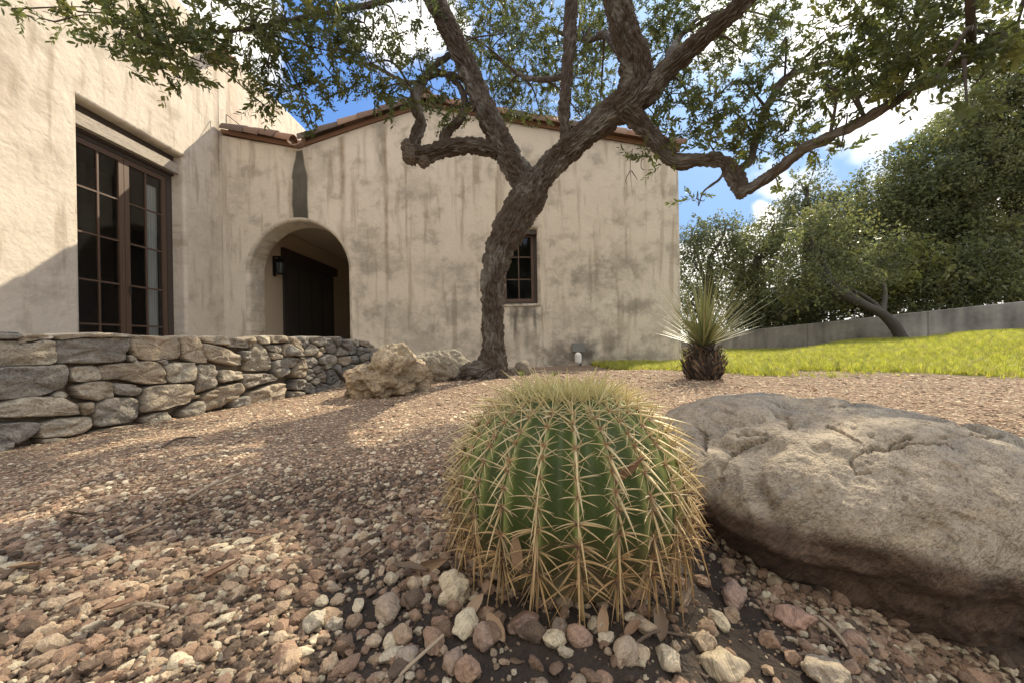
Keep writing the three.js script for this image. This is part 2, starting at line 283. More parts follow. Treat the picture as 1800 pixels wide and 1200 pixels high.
// the tall double door: two leaves, four columns and five rows of panes
{
  const X = FX0 - 0.25, door = mesh('french_door', mergeGeometries([
    boxAt(X - 0.07, X + 0.005, -0.05, 3.62, -doorD0 - 0.10, -doorD0 - 0.0), boxAt(X - 0.07, X + 0.005, -0.05, 3.62, -doorD1, -doorD1 + 0.12),
    boxAt(X - 0.07, X + 0.005, 3.62, 3.74, -doorD1, -doorD0)]), MAT.frame, house);
  const mid = (doorD0 + doorD1) / 2, y0 = 0.42, rows = [0.75, 1.44, 2.17, 2.87, 3.56];
  for (const side of [0, 1]) {
    const a = side ? mid + 0.004 : doorD0 + 0.102, b = side ? doorD1 - 0.122 : mid - 0.004, m = (a + b) / 2, sw = 0.085;
    const bars = [boxAt(X - 0.05, X - 0.004, 0.3, 3.615, -a - sw, -a), boxAt(X - 0.05, X - 0.004, 0.3, 3.615, -b, -b + sw), boxAt(X - 0.05, X - 0.004, 3.53, 3.615, -b + sw + .001, -a - sw - .001), boxAt(X - 0.05, X - 0.004, 0.3, 0.5, -b + sw + .001, -a - sw - .001)];
    mesh('door_leaf', mergeGeometries(bars), MAT.doorWood, door);
    mesh('muntin', boxAt(X - 0.04, X - 0.012, 0.502, 3.528, -m - 0.014, -m + 0.014), MAT.doorWood, door);
    for (const y of rows.slice(0, 4)) for (const [p, q] of [[a + sw, m - 0.015], [m + 0.015, b - sw]]) mesh('muntin', boxAt(X - 0.038, X - 0.014, y - 0.014, y + 0.014, -q, -p), MAT.doorWood, door);
    const ys = [0.5, ...rows.slice(0, 4), 3.53];
    for (let r = 0; r < 5; r++) for (const [p, q] of [[a + sw, m - 0.015], [m + 0.015, b - sw]]) {
      const g = new THREE.PlaneGeometry(q - p, ys[r + 1] - ys[r] - 0.03); g.rotateY(Math.PI / 2); g.translate(X - 0.03, (ys[r] + ys[r + 1]) / 2, -(p + q) / 2);
      mesh('pane', g, MAT.glass, door);
    }
  }
  const k = new THREE.CylinderGeometry(0.012, 0.012, 0.16, 10); k.translate(X + 0.03, 1.35, -mid - 0.05); mesh('handle', k, MAT.iron, door);
  // timber lintel above it, in the opening
  const lg = boxAt(FX0 - 0.20, FX0 - 0.10, doorTop - 0.36, doorTop - 0.17, -doorD1 + 0.001, -doorD0 - 0.001);
  mesh('lintel', lg, MAT.lintel, house);
  mesh('soffit_shade_board', boxAt(FX0 - 0.27, FX0 - 0.202, doorTop - 0.40, doorTop - 0.005, -doorD1 + .002, -doorD0 - .002), MAT.frame, house);  // dark board added for the shaded plaster soffit above the beam
  // curtain edge inside
  const cg = new THREE.PlaneGeometry(0.22, 3.0, 40, 1); { const p = cg.attributes.position; for (let i = 0; i < p.count; i++) p.setZ(i, 0.02 * Math.sin(p.getX(i) * 120)); cg.computeVertexNormals(); }
  cg.rotateY(Math.PI / 2); cg.translate(X - 0.16, 1.9, -7.23);
  tag(mesh('curtain', cg, std({ color: col(0.5, 0.47, 0.42), side: THREE.DoubleSide })), 'pale curtain edge hanging behind the right leaf of the tall door', 'curtain');
}
// small window in the gable wall
{
  const [x0, y1] = winA, [x1, y0] = winB, z = -FD - 0.16, w = mesh('window', mergeGeometries([boxAt(x0, x0 + .07, y0, y1, z - .08, z), boxAt(x1 - .07, x1, y0, y1, z - .08, z), boxAt(x0 + .071, x1 - .071, y1 - .07, y1, z - .08, z), boxAt(x0 + .071, x1 - .071, y0, y0 + .07, z - .08, z)]), MAT.frame, house);
  const a = x0 + .072, b = x1 - .072, c = y0 + .072, d = y1 - .072;
  mesh('sash', mergeGeometries([boxAt(a, a + .06, c, d, z - .07, z - .015), boxAt(b - .06, b, c, d, z - .07, z - .015), boxAt(a + .061, b - .061, d - .06, d, z - .07, z - .015), boxAt(a + .061, b - .061, c, c + .06, z - .07, z - .015)]), MAT.doorWood, w);
  const m = (a + b) / 2; mesh('muntin', boxAt(m - .012, m + .012, c + .061, d - .061, z - .06, z - .03), MAT.doorWood, w);
  const rows = [1 / 3, 2 / 3].map((t) => lerp(c, d, t));
  for (const y of rows) for (const [p, q] of [[a + .061, m - .013], [m + .013, b - .061]]) mesh('muntin', boxAt(p, q, y - .012, y + .012, z - .058, z - .032), MAT.doorWood, w);
  const ys = [c + .06, ...rows, d - .06];
  for (let r = 0; r < 3; r++) for (const [p, q] of [[a + .06, m - .012], [m + .012, b - .06]]) { const g = new THREE.PlaneGeometry(q - p, ys[r + 1] - ys[r]); g.translate((p + q) / 2, (ys[r] + ys[r + 1]) / 2, z - .045); mesh('pane', g, MAT.glass, w); }
  mesh('sill', boxAt(x0 - .03, x1 + .05, y0 - .05, y0 + 0.004, -FD - .158, -FD + .03), facadeMat, house);
  mesh('window_lintel', boxAt(x0 + 0.002, x1 - 0.002, y1 - .10, y1 - .012, -FD - .155, -FD - .05), MAT.frame, house);
}
// clay roof: slabs and barrel tiles along the verge
{
  const roof = new THREE.Group(); roof.name = 'roof'; house.add(roof);
  const slabMat = std({ color: col(0.26, 0.15, 0.10), roughness: 0.95 });
  const slab = [];
  for (let i = 0; i + 1 < roofLine.length; i++) {
    const [a, b] = roofLine[i], [c, d] = roofLine[i + 1], s = new THREE.Shape(); s.moveTo(a, b + .032); s.lineTo(c, d + .032); s.lineTo(c, d + .12); s.lineTo(a, b + .12); s.closePath();
    slab.push(new THREE.ExtrudeGeometry(s, { depth: 6.6, bevelEnabled: false }).translate(0, 0, -15.1));
  }
  mesh('roof_deck', mergeGeometries(slab), slabMat, roof);
  const tileMats = [[0.30, 0.175, 0.12], [0.21, 0.135, 0.10], [0.15, 0.11, 0.09], [0.34, 0.23, 0.17], [0.10, 0.085, 0.075]].map((c) => { const m = grainTex.clone(); m.repeat.set(4, 4); return std({ color: col(...c), map: m, bumpMap: grainBump, bumpScale: 0.006, roughness: 0.95 }); });
  function tileGeo(len, r, seed) {
    const s = new THREE.Shape(); s.absarc(0, 0, r, -0.12, Math.PI + 0.12, false); s.absarc(0, 0, r - 0.02, Math.PI + 0.12, -0.12, true); s.closePath();
    const g = new THREE.ExtrudeGeometry(s, { depth: len, steps: 6, bevelEnabled: true, bevelThickness: .004, bevelSize: .004, bevelOffset: -.004, bevelSegments: 2, curveSegments: 14 });
    const p = g.attributes.position; for (let i = 0; i < p.count; i++) { const t = p.getZ(i) / len, k = 1.14 - 0.26 * t + 0.02 * nz(p.getX(i) * 9, p.getZ(i) * 6, seed); p.setXY(i, p.getX(i) * k, p.getY(i) * k); }
    g.computeVertexNormals(); g.rotateY(Math.PI / 2); return g;      // axis along +x, low end at 0
  }
  const geos = [tileGeo(0.52, 0.165, 1), tileGeo(0.52, 0.165, 5), tileGeo(0.52, 0.165, 9)], R = rng(77);
  const runs = [[1, 0], [1, 3], [3, 1], [3, 7]];     // from low end to high end, by index on the roof line; the last runs down to the right
  function run(x0, x1, zz, dy) {
    const dir = x1 > x0 ? 1 : -1, n = Math.ceil(Math.abs(x1 - x0) / 0.44);
    for (let k = 0; k < n; k++) {
      const xa = x0 + dir * k * Math.abs(x1 - x0) / n, ya = roofY(xa), xb = xa + dir * 0.3, sl = Math.atan2(roofY(xb) - ya, 0.3);
      const t = mesh('roof_tile', geos[Math.floor(R() * 3)], tileMats[Math.floor(R() * 4 + (R() < 0.25 ? 1 : 0))], roof);
      t.position.set(xa, ya + dy + 0.03 * (R() - 0.5) + 0.02, zz + 0.02 * (R() - 0.5));
      t.rotation.set(0.05 * (R() - 0.5), dir > 0 ? 0 : Math.PI, 0, 'YXZ'); t.rotation.z = sl + 0.03 + 0.03 * (R() - 0.5);
    }
  }
  const [v0, v1] = [roofLine[1][0], roofLine[3][0]];
  for (const [zz, dy] of [[-FD + 0.03, 0.07], [-FD - 0.36, 0.13], [-FD - 0.76, 0.13], [-FD - 1.16, 0.13]]) { run(v0 - 0.1, FX0 + 0.25, zz, dy); run(v0 + 0.1, v1 - 0.1, zz, dy); run(FX1 + 0.08, v1 + 0.05, zz, dy); }
  // upturned pan tile in the valley, ridge caps along the top
  const pan = mesh('roof_tile', geos[0], tileMats[3], roof); pan.position.set(v0, roofLine[1][1] + 0.19, -FD + 0.16); pan.rotation.set(Math.PI, Math.PI / 2, 0, 'YXZ');
  for (let k = 0; k < 8; k++) { const t = mesh('roof_tile', geos[k % 3], tileMats[k % 3], roof); t.position.set(v1, roofLine[3][1] + 0.13, -FD + 0.16 - k * 0.44); t.rotation.y = Math.PI / 2; }
  // clay spout high on the side wall
  const sp = mesh('clay_spout', tileGeo(0.5, 0.13, 3), tileMats[0], house); sp.position.set(FX0 - 0.08, EYE + 6.26, -8.3); sp.rotation.x = Math.PI; sp.rotation.z = -0.12; sp.userData.label = 'half round clay spout high on the wall';
}
// small fittings on the house
{
  const wire = new THREE.CatmullRomCurve3([P(397, 218, 8.42), P(397, 201, 8.42), P(426, 224, 8.42)], false, 'catmullrom', 0.02);
  tag(mesh('metal_rod', new THREE.TubeGeometry(wire, 30, 0.008, 6), MAT.iron), 'thin bent metal rod standing on the roof tiles beside the tall wall', 'metal rod');
  const L = thing('wall_lantern', 'dark iron wall lantern inside the arched porch', 'lantern', V(-5.86, EYE + 1.95, -9.75));
  const cage = [new THREE.CylinderGeometry(0.03, 0.14, 0.12, 6).translate(0, 0.22, 0), new THREE.CylinderGeometry(0.11, 0.07, 0.03, 6).translate(0, -0.14, 0)];
  for (let k = 0; k < 6; k++) { const a = k / 6 * 6.283; cage.push(new THREE.CylinderGeometry(0.008, 0.008, 0.3, 5).translate(0.11 * Math.cos(a), 0.01, 0.11 * Math.sin(a))); }
  mesh('cage', mergeGeometries(cage), MAT.iron, L); mesh('glass_shade', new THREE.CylinderGeometry(0.10, 0.08, 0.28, 6), std({ color: col(0.08, 0.09, 0.09), roughness: 0.2 }), L);
  mesh('bracket', mergeGeometries([boxAt(-0.16, -0.12, -0.2, 0.3, -0.04, 0.04), boxAt(-0.12, 0.02, 0.28, 0.31, -0.015, 0.015)]), MAT.iron, L);
  const c = P(1016, 640, 8.36); c.y = groundY(c.x, c.z) - 0.02;
  const U = thing('utility_fitting', 'small white capped fitting at the foot of the house wall', 'wall fitting', c);
  mesh('white_cap', new THREE.CapsuleGeometry(0.075, 0.12, 6, 14).translate(0, 0.19, 0.04), std({ color: col(0.72, 0.70, 0.66), roughness: 0.5 }), U);
  mesh('grey_box', boxAt(-0.11, 0.16, 0.33, 0.52, -0.13, -0.03), std({ color: col(0.18, 0.18, 0.17), roughness: 0.7 }), U);
  mesh('pipe', new THREE.CylinderGeometry(0.025, 0.025, 0.42, 10).translate(0.07, 0.14, -0.08), std({ color: col(0.12, 0.12, 0.12) }), U);
}
// raised terrace behind the stone wall
{
  const s = new THREE.Shape(); s.moveTo(FX0 + .002, 3); s.lineTo(-3.15, 3); s.lineTo(-3.0, -1.0); s.lineTo(-2.55, -3.6); s.lineTo(-2.2, -4.9); s.lineTo(-2.6, -FD + .002); s.lineTo(FX0 + .002, -FD + .002); s.closePath();
  const gg = new THREE.ExtrudeGeometry(new THREE.Shape(s.getPoints().map((q) => new THREE.Vector2(q.x, -q.y))), { depth: 0.5, bevelEnabled: false }); gg.rotateX(-Math.PI / 2); gg.translate(0, -0.22, 0);
  tag(mesh('terrace', gg, std({ color: col(0.34, 0.29, 0.22), bumpMap: grainBump, bumpScale: 0.004 })), 'raised paved terrace behind the dry stone wall', null, null, 'structure');
}

// ---------------------------------------------------------------- dry stone wall
const stoneMap = rockTex.clone(); stoneMap.repeat.set(1.1, 1.1);
const stoneBump = rockBump.clone(); stoneBump.repeat.set(1.1, 1.1);
const stoneMats = [[0.38, 0.34, 0.27], [0.30, 0.27, 0.225], [0.43, 0.365, 0.28], [0.27, 0.25, 0.22], [0.47, 0.41, 0.32], [0.35, 0.29, 0.215]].map((c) => std({ color: col(...c), map: stoneMap, bumpMap: stoneBump, bumpScale: 0.012, vertexColors: true, roughness: 1 }));
function chaikin(poly, k = 0.22) { const o = []; for (let i = 0; i < poly.length; i++) { const a = poly[i], b = poly[(i + 1) % poly.length]; o.push([lerp(a[0], b[0], k), lerp(a[1], b[1], k)], [lerp(a[0], b[0], 1 - k), lerp(a[1], b[1], 1 - k)]); } return o; }
// a quarried stone from its outline on the wall's face: (u, v) metres, bulging outwards along +z, with a back
function stoneGeo(poly, seed, bulge, back) {
  const c0 = [0, 1].map((k) => poly.reduce((s, q) => s + q[k], 0) / poly.length); let p = chaikin(poly.map((q) => [c0[0] + (q[0] - c0[0]) * 1.06, c0[1] + (q[1] - c0[1]) * 1.06]), 0.13);
  let A = 0; for (let i = 0; i < p.length; i++) { const a = p[i], b = p[(i + 1) % p.length]; A += a[0] * b[1] - b[0] * a[1]; } if (A < 0) p.reverse();
  const per = []; let L = 0; for (let i = 0; i < p.length; i++) { const a = p[i], b = p[(i + 1) % p.length]; L += Math.hypot(b[0] - a[0], b[1] - a[1]); }
  const N = clamp(Math.round(L / 0.018), 20, 72), seg = L / N; { let acc = 0, want = 0; for (let i = 0; i < p.length; i++) { const a = p[i], b = p[(i + 1) % p.length], l = Math.hypot(b[0] - a[0], b[1] - a[1]); while (want < acc + l && per.length < N) { const t = (want - acc) / l; per.push([lerp(a[0], b[0], t), lerp(a[1], b[1], t)]); want += seg; } acc += l; } }
  const n = per.length, cx = per.reduce((s, q) => s + q[0], 0) / n, cy = per.reduce((s, q) => s + q[1], 0) / n;
  const rings = [[1.0, -back], [1.02, -0.03], [1.0, -0.004], [0.985, 0.4], [0.955, 0.78], [0.9, 0.95], [0.72, 1.0], [0.46, 1.02], [0.2, 1.03]];
  const pos = [], uv = [], cl = [], ix = [], tx = nz(seed, 1, 2) * 0.5, ty = nz(seed, 5, 2) * 0.5;
  const put = (u, v, z, onFace) => {
    const q = onFace ? 0.03 * fbm(u * 6, v * 7, seed, 5, 0.62) - 0.022 * Math.max(0, 0.16 - Math.abs(fbm(u * 5, v * 11, seed + 4, 3))) / 0.16 + 0.01 * Math.abs(nz(u * 26, v * 30, seed)) + (tx * (u - cx) + ty * (v - cy)) * 0.5 : 0;
    const w = onFace ? 1 : 1; const du = 0.008 * fbm(u * 18, v * 18, seed + 9, 3) * w, dv = 0.008 * fbm(u * 18, v * 18, seed + 19, 3) * w;
    pos.push(u + du, v + dv, z + q); uv.push(u + seed * 0.37, v + seed * 0.21);
    const m = fbm(u * 5, v * 5, seed * 1.7, 4, 0.6), l = sst(0.12, 0.4, fbm(u * 9, v * 9, seed + 40, 4, 0.65)); let c = 1 + m * 0.55; c = [c, c * (1 - 0.06 * m), c * (1 - 0.12 * m)];
    c = mix3(c, [0.45, 0.47, 0.48], l * 0.6); cl.push(...c);
  };
  for (let r = 0; r < rings.length; r++) for (const q of per) put(cx + (q[0] - cx) * rings[r][0], cy + (q[1] - cy) * rings[r][0], r < 3 ? rings[r][1] : rings[r][1] * bulge, r > 1);
  put(cx, cy, 1.06 * bulge, true); put(cx, cy, -back, false);
  const m = rings.length;
  for (let r = 0; r + 1 < m; r++) for (let i = 0; i < n; i++) { const a = r * n + i, b = r * n + (i + 1) % n, c = a + n, d = b + n; ix.push(a, b, c, b, d, c); }
  for (let i = 0; i < n; i++) { ix.push((m - 1) * n + i, (m - 1) * n + (i + 1) % n, m * n); ix.push((i + 1) % n, i, m * n + 1); }
  const g = new THREE.BufferGeometry(); g.setAttribute('position', new THREE.Float32BufferAttribute(pos, 3)); g.setAttribute('uv', new THREE.Float32BufferAttribute(uv, 2)); g.setAttribute('color', new THREE.Float32BufferAttribute(cl, 3)); g.setIndex(ix); g.computeVertexNormals(); return g;
}
const A0 = P(-60, 700, 1.92), A1 = P(502, 650, 3.7), A2 = P(660, 640, 4.85);
const wall = thing('stone_wall', 'low dry stone retaining wall of rough limestone in front of the tall door', 'stone wall');
function faceFrame(a, b) {                       // u runs from a to b, v is height, z points out towards the gravel
  const u = V(b.x - a.x, 0, b.z - a.z).normalize(), n = V(-u.z, 0, u.x), o = V(a.x, 0, a.z);
  const hit = (x, y) => { const r = ray(x, y), e = V(0, EYE, 0), t = o.clone().sub(e).dot(n) / r.dot(n); const p = e.addScaledVector(r, t); return [p.clone().sub(o).dot(u), p.y]; };
  const M = new THREE.Matrix4().makeBasis(u, V(0, 1, 0), n).setPosition(o);
  return { hit, M, len: Math.hypot(b.x - a.x, b.z - a.z) };
}
{
  const fa = faceFrame(A0, A1), Z = (k) => (q) => k === 1 ? [q[0] / 4.5, 560 + q[1] / 4.5] : [q[0] / 3, 400 + q[1] / 3];
  const S1 = [
    [0, 172, 100, 176, 200, 195, 330, 165, 418, 182, 424, 352, 200, 366, -60, 376, -90, 300, -80, 180], [-90, 105, 125, 108, 150, 138, 100, 163, -80, 160], [140, 145, 250, 115, 380, 130, 400, 158, 300, 162, 200, 190, 130, 195],
    [432, 178, 560, 156, 1000, 152, 1014, 172, 978, 335, 700, 343, 434, 350], [405, 130, 600, 110, 1010, 120, 1010, 147, 560, 150, 440, 172],
    [1028, 132, 1390, 150, 1412, 200, 1406, 310, 1240, 325, 1150, 328, 1070, 290, 1020, 200], [1005, 292, 1050, 290, 1095, 330, 1070, 350, 1010, 332], [1222, 338, 1280, 320, 1306, 340, 1270, 364],
    [1402, 136, 1540, 140, 1570, 200, 1636, 345, 1500, 345, 1432, 300, 1425, 200], [-80, 392, 200, 377, 480, 364, 532, 390, 500, 538, 330, 600, 0, 636, -80, 640],
    [562, 382, 768, 368, 786, 480, 650, 498, 562, 488], [792, 367, 1200, 338, 1250, 372, 1286, 512, 1100, 512, 930, 470, 800, 488], [1272, 362, 1380, 346, 1528, 352, 1508, 488, 1304, 508],
    [1548, 360, 1690, 367, 1706, 420, 1688, 538, 1534, 585, 1540, 480], [572, 535, 680, 505, 790, 494, 868, 504, 876, 618, 750, 646, 620, 628], [892, 508, 1050, 522, 1112, 556, 1070, 608, 892, 598],
    [-60, 690, 200, 618, 450, 617, 596, 680, 612, 758, 300, 768, -60, 780], [604, 682, 700, 652, 716, 740, 640, 768], [392, 610, 480, 572, 542, 605, 500, 628],
    [728, 680, 830, 622, 1060, 622, 1088, 700, 1048, 808, 800, 846, 728, 838], [1132, 542, 1330, 516, 1500, 512, 1506, 600, 1468, 658, 1250, 718, 1102, 738, 1112, 620],
    [-60, 832, 150, 817, 278, 817, 282, 870, 180, 956, 85, 980, -60, 900], [292, 832, 450, 784, 698, 774, 716, 830, 678, 888, 500, 926, 292, 940], [722, 890, 900, 852, 1060, 834, 1082, 870, 1040, 900, 750, 935],
    [1112, 792, 1200, 745, 1308, 734, 1336, 800, 1300, 850, 1160, 868], [1402, 760, 1480, 684, 1588, 644, 1588, 720, 1558, 790, 1450, 822], [1502, 607, 1563, 602, 1558, 625, 1512, 635], [-70, 912, 50, 912, 72, 950, 58, 1060, -70, 1080],
    [1565, 142, 1680, 138, 1790, 142, 1790, 210, 1600, 190], [300, 950, 420, 935, 500, 945, 430, 985, 310, 985], [1340, 820, 1395, 800, 1440, 835, 1380, 870]];
  const S3 = [
    [1192, 572, 1300, 598, 1305, 633, 1200, 628, 1194, 600], [1062, 607, 1200, 642, 1258, 672, 1252, 728, 1100, 700, 1057, 652], [1266, 648, 1308, 652, 1298, 700, 1266, 690], [1152, 748, 1258, 757, 1263, 798, 1152, 814],
    [1067, 882, 1140, 842, 1245, 818, 1262, 850, 1238, 898, 1110, 962, 1067, 958], [1342, 604, 1384, 628, 1418, 690, 1417, 752, 1287, 748, 1312, 662], [1270, 772, 1410, 768, 1453, 800, 1290, 842, 1267, 828],
    [1302, 872, 1400, 833, 1478, 818, 1496, 850, 1458, 955, 1310, 955], [1202, 910, 1288, 882, 1298, 942, 1212, 952], [1346, 572, 1414, 571, 1414, 609, 1370, 614], [1426, 571, 1499, 571, 1499, 604, 1422, 609],
    [1505, 574, 1560, 579, 1550, 604, 1505, 604], [1397, 622, 1478, 617, 1474, 668, 1422, 650], [1486, 612, 1563, 607, 1553, 678, 1486, 678], [1432, 702, 1518, 687, 1503, 768, 1466, 788, 1432, 760], [1420, 655, 1470, 672, 1480, 690, 1425, 695], [1245, 600, 1335, 575, 1340, 598, 1312, 640, 1306, 604]];
  let k = 0;
  for (const [list, z] of [[S1, 1], [S3, 3]]) for (const f of list) {
    const poly = []; for (let i = 0; i < f.length; i += 2) poly.push(fa.hit(...Z(z)([f[i], f[i + 1]])));
    const R = rng(500 + k), g = stoneGeo(poly, k * 1.37 + 2, 0.02 + 0.04 * R(), 0.16); g.applyMatrix4(fa.M);
    mesh('stone', g, stoneMats[k % 6], wall); k++;
  }
  // the far leg, of smaller rubble: cells of a jittered grid on its face
  const fb = faceFrame(A1, A2), R = rng(91), seeds = [], nx = 8, ny = 6, u1 = fb.len, top = (u) => EYE + 0.085 - 0.10 * sst(0.55, 1, u / u1), bot = -0.16;
  for (let j = -1; j <= ny; j++) for (let i = -1; i <= nx; i++) seeds.push([(i + 0.5 + (R() - 0.5) * 0.85) / nx * u1, lerp(bot, EYE + 0.085, (j + 0.5 + (R() - 0.5) * 0.85) / ny)]);
  for (const s of seeds) {
    if (s[0] < 0.0 || s[0] > u1 || s[1] < bot || s[1] > top(s[0])) continue;
    let poly = [[-0.02, bot - 0.05], [u1, bot - 0.05], [u1, top(u1)], [u1 * 0.75, top(u1 * 0.75) + 0.01], [u1 * 0.5, top(u1 * 0.5)], [-0.02, top(0)]];
    for (const o of seeds) { if (o === s) continue; const mx = (s[0] + o[0]) / 2, my = (s[1] + o[1]) / 2, dx = o[0] - s[0], dy = o[1] - s[1], l = Math.hypot(dx, dy); if (l > 0.7) continue;
      const out = []; for (let i = 0; i < poly.length; i++) { const a = poly[i], b = poly[(i + 1) % poly.length], da = ((a[0] - mx) * dx + (a[1] - my) * dy) / l + 0.008, db = ((b[0] - mx) * dx + (b[1] - my) * dy) / l + 0.008; if (da <= 0) out.push(a); if (da * db < 0) out.push([lerp(a[0], b[0], da / (da - db)), lerp(a[1], b[1], da / (da - db))]); } poly = out; if (poly.length < 3) break; }
    if (poly.length < 3) continue;
    const xs = poly.map((q) => q[0]), ysv = poly.map((q) => q[1]); if (Math.max(...xs) - Math.min(...xs) < 0.05 || Math.max(...ysv) - Math.min(...ysv) < 0.05) continue;
    const g = stoneGeo(poly, k * 1.37 + 2, 0.03 + 0.06 * R(), 0.14); g.applyMatrix4(fb.M); mesh('stone', g, stoneMats[[1, 3, 3, 0, 5, 3][k % 6]], wall); k++;
  }
  // packing behind the faces
  const core = []; for (const [f, l, t] of [[fa, fa.len - 0.02, EYE + 0.03], [fb, fb.len - 0.05, EYE - 0.05]]) { const g = boxAt(-0.3, l, -0.4, t, -0.45, -0.075); g.applyMatrix4(f.M); core.push(g); }
  mesh('packing', mergeGeometries(core), std({ color: col(0.22, 0.175, 0.125), roughness: 1, bumpMap: stoneBump, bumpScale: 0.02 }), wall);
  // flat cap stones along the top
  const capR = rng(8); for (let u = 0.05, i = 0; u < fa.len - 0.15; i++) { const w = 0.22 + 0.25 * capR(); const g = stoneGeo([[u, 0.45], [u + w, 0.45], [u + w + .02, 0.1], [u + w * .5, 0.05 + .03 * capR()], [u, 0.09]], i * 3.1 + 60, 0.02, 0.05); g.rotateX(-Math.PI / 2); g.translate(0, EYE + 0.05, 0);
    g.applyMatrix4(fa.M); mesh('stone', g, stoneMats[(i * 2 + 1) % 6], wall); u += w + 0.02; }
}

// ---------------------------------------------------------------- boulders
// star-shaped rock: the union of ellipsoid lobes seen from its centre, roughened
function rockGeo(lobes, detail, seed, amp, freq, cuts = [], paint) {
  let g = new THREE.IcosahedronGeometry(1, detail); g = mergeVertices((g.deleteAttribute('normal'), g.deleteAttribute('uv'), g));
  const p = g.attributes.position, uv = [], cl = [];
  for (let i = 0; i < p.count; i++) {
    const d = V(p.getX(i), p.getY(i), p.getZ(i)).normalize(); let r = 0;
    for (const [c, q] of lobes) { const o = V(-c[0] / q[0], -c[1] / q[1], -c[2] / q[2]), e = V(d.x / q[0], d.y / q[1], d.z / q[2]), A = e.dot(e), B = o.dot(e), C = o.dot(o) - 1, D = B * B - A * C; if (D > 0) r = Math.max(r, (-B + Math.sqrt(D)) / A); }
    for (const [n, k] of cuts) { const t = d.dot(n); if (t > 0.05) r = Math.min(r, k / t); }
    const x = d.x * r, y = d.y * r, z = d.z * r, f = freq;
    let h = fbm(x * f, y * f, z * f + seed, 5, 0.55); h += 0.5 * (0.35 - Math.abs(fbm(x * f * 1.7 + 9, y * f * 1.7, z * f * 1.7 + seed, 3)));
    r += amp * h; p.setXYZ(i, d.x * r, d.y * r, d.z * r); uv.push(x - z * 0.5, y - z * 0.35);
    cl.push(...(paint ? paint(d.x * r, d.y * r, d.z * r) : [1, 1, 1]));
  }
  g.setAttribute('uv', new THREE.Float32BufferAttribute(uv, 2)); g.setAttribute('color', new THREE.Float32BufferAttribute(cl, 3)); g.computeVertexNormals(); return g;
}
const nrm = (x, y, z) => V(x, y, z).normalize();
const boulderMat = std({ color: col(0.42, 0.36, 0.275), map: stoneMap, bumpMap: stoneBump, bumpScale: 0.02, vertexColors: true, roughness: 1 });
{
  const paint = (x, y, z) => { const n = fbm(x * 5, y * 5, z * 5, 4), w = sst(0.05, 0.2, y + 0.08 * fbm(x * 7, y * 7, z * 7 + 3, 3)); return mix3([0.85 + n, 0.76 + n * .9, 0.65 + n * .8], [1.2 + n, 1.15 + n, 1.05 + n], w); };  // paler towards the top: sunlight on the crest is put into the colour
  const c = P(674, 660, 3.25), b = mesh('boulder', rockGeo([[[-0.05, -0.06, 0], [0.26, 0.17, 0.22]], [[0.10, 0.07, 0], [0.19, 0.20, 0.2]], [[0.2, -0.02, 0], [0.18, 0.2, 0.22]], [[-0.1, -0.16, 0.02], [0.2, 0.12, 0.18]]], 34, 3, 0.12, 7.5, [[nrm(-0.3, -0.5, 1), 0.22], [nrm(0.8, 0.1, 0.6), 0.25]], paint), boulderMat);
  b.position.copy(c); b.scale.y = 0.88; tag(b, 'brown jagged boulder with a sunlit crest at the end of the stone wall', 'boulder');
  const c2 = P(768, 648, 3.9), b2 = mesh('boulder', rockGeo([[[-0.06, 0, 0], [0.28, 0.19, 0.26]], [[0.1, -0.02, 0.02], [0.24, 0.2, 0.2]]], 30, 11, 0.08, 6, [[nrm(-0.2, 1, 0.1), 0.18]], () => [0.7, 0.72, 0.72]), boulderMat);
  b2.position.copy(c2); tag(b2, 'dark grey pitted rock between the brown boulder and the oak trunk', 'boulder');
  const c3 = P(907, 655, 4.1), b3 = mesh('boulder', rockGeo([[[-0.03, 0, 0], [0.10, 0.07, 0.09]], [[0.07, 0.03, 0], [0.09, 0.10, 0.09]]], 14, 21, 0.03, 14, [], () => [0.6, 0.6, 0.6]), boulderMat);
  b3.position.copy(c3); tag(b3, 'small dark rock just right of the oak trunk', 'boulder');
  const c4 = P(555, 700, 3.9); c4.y = groundY(c4.x, c4.z);
}
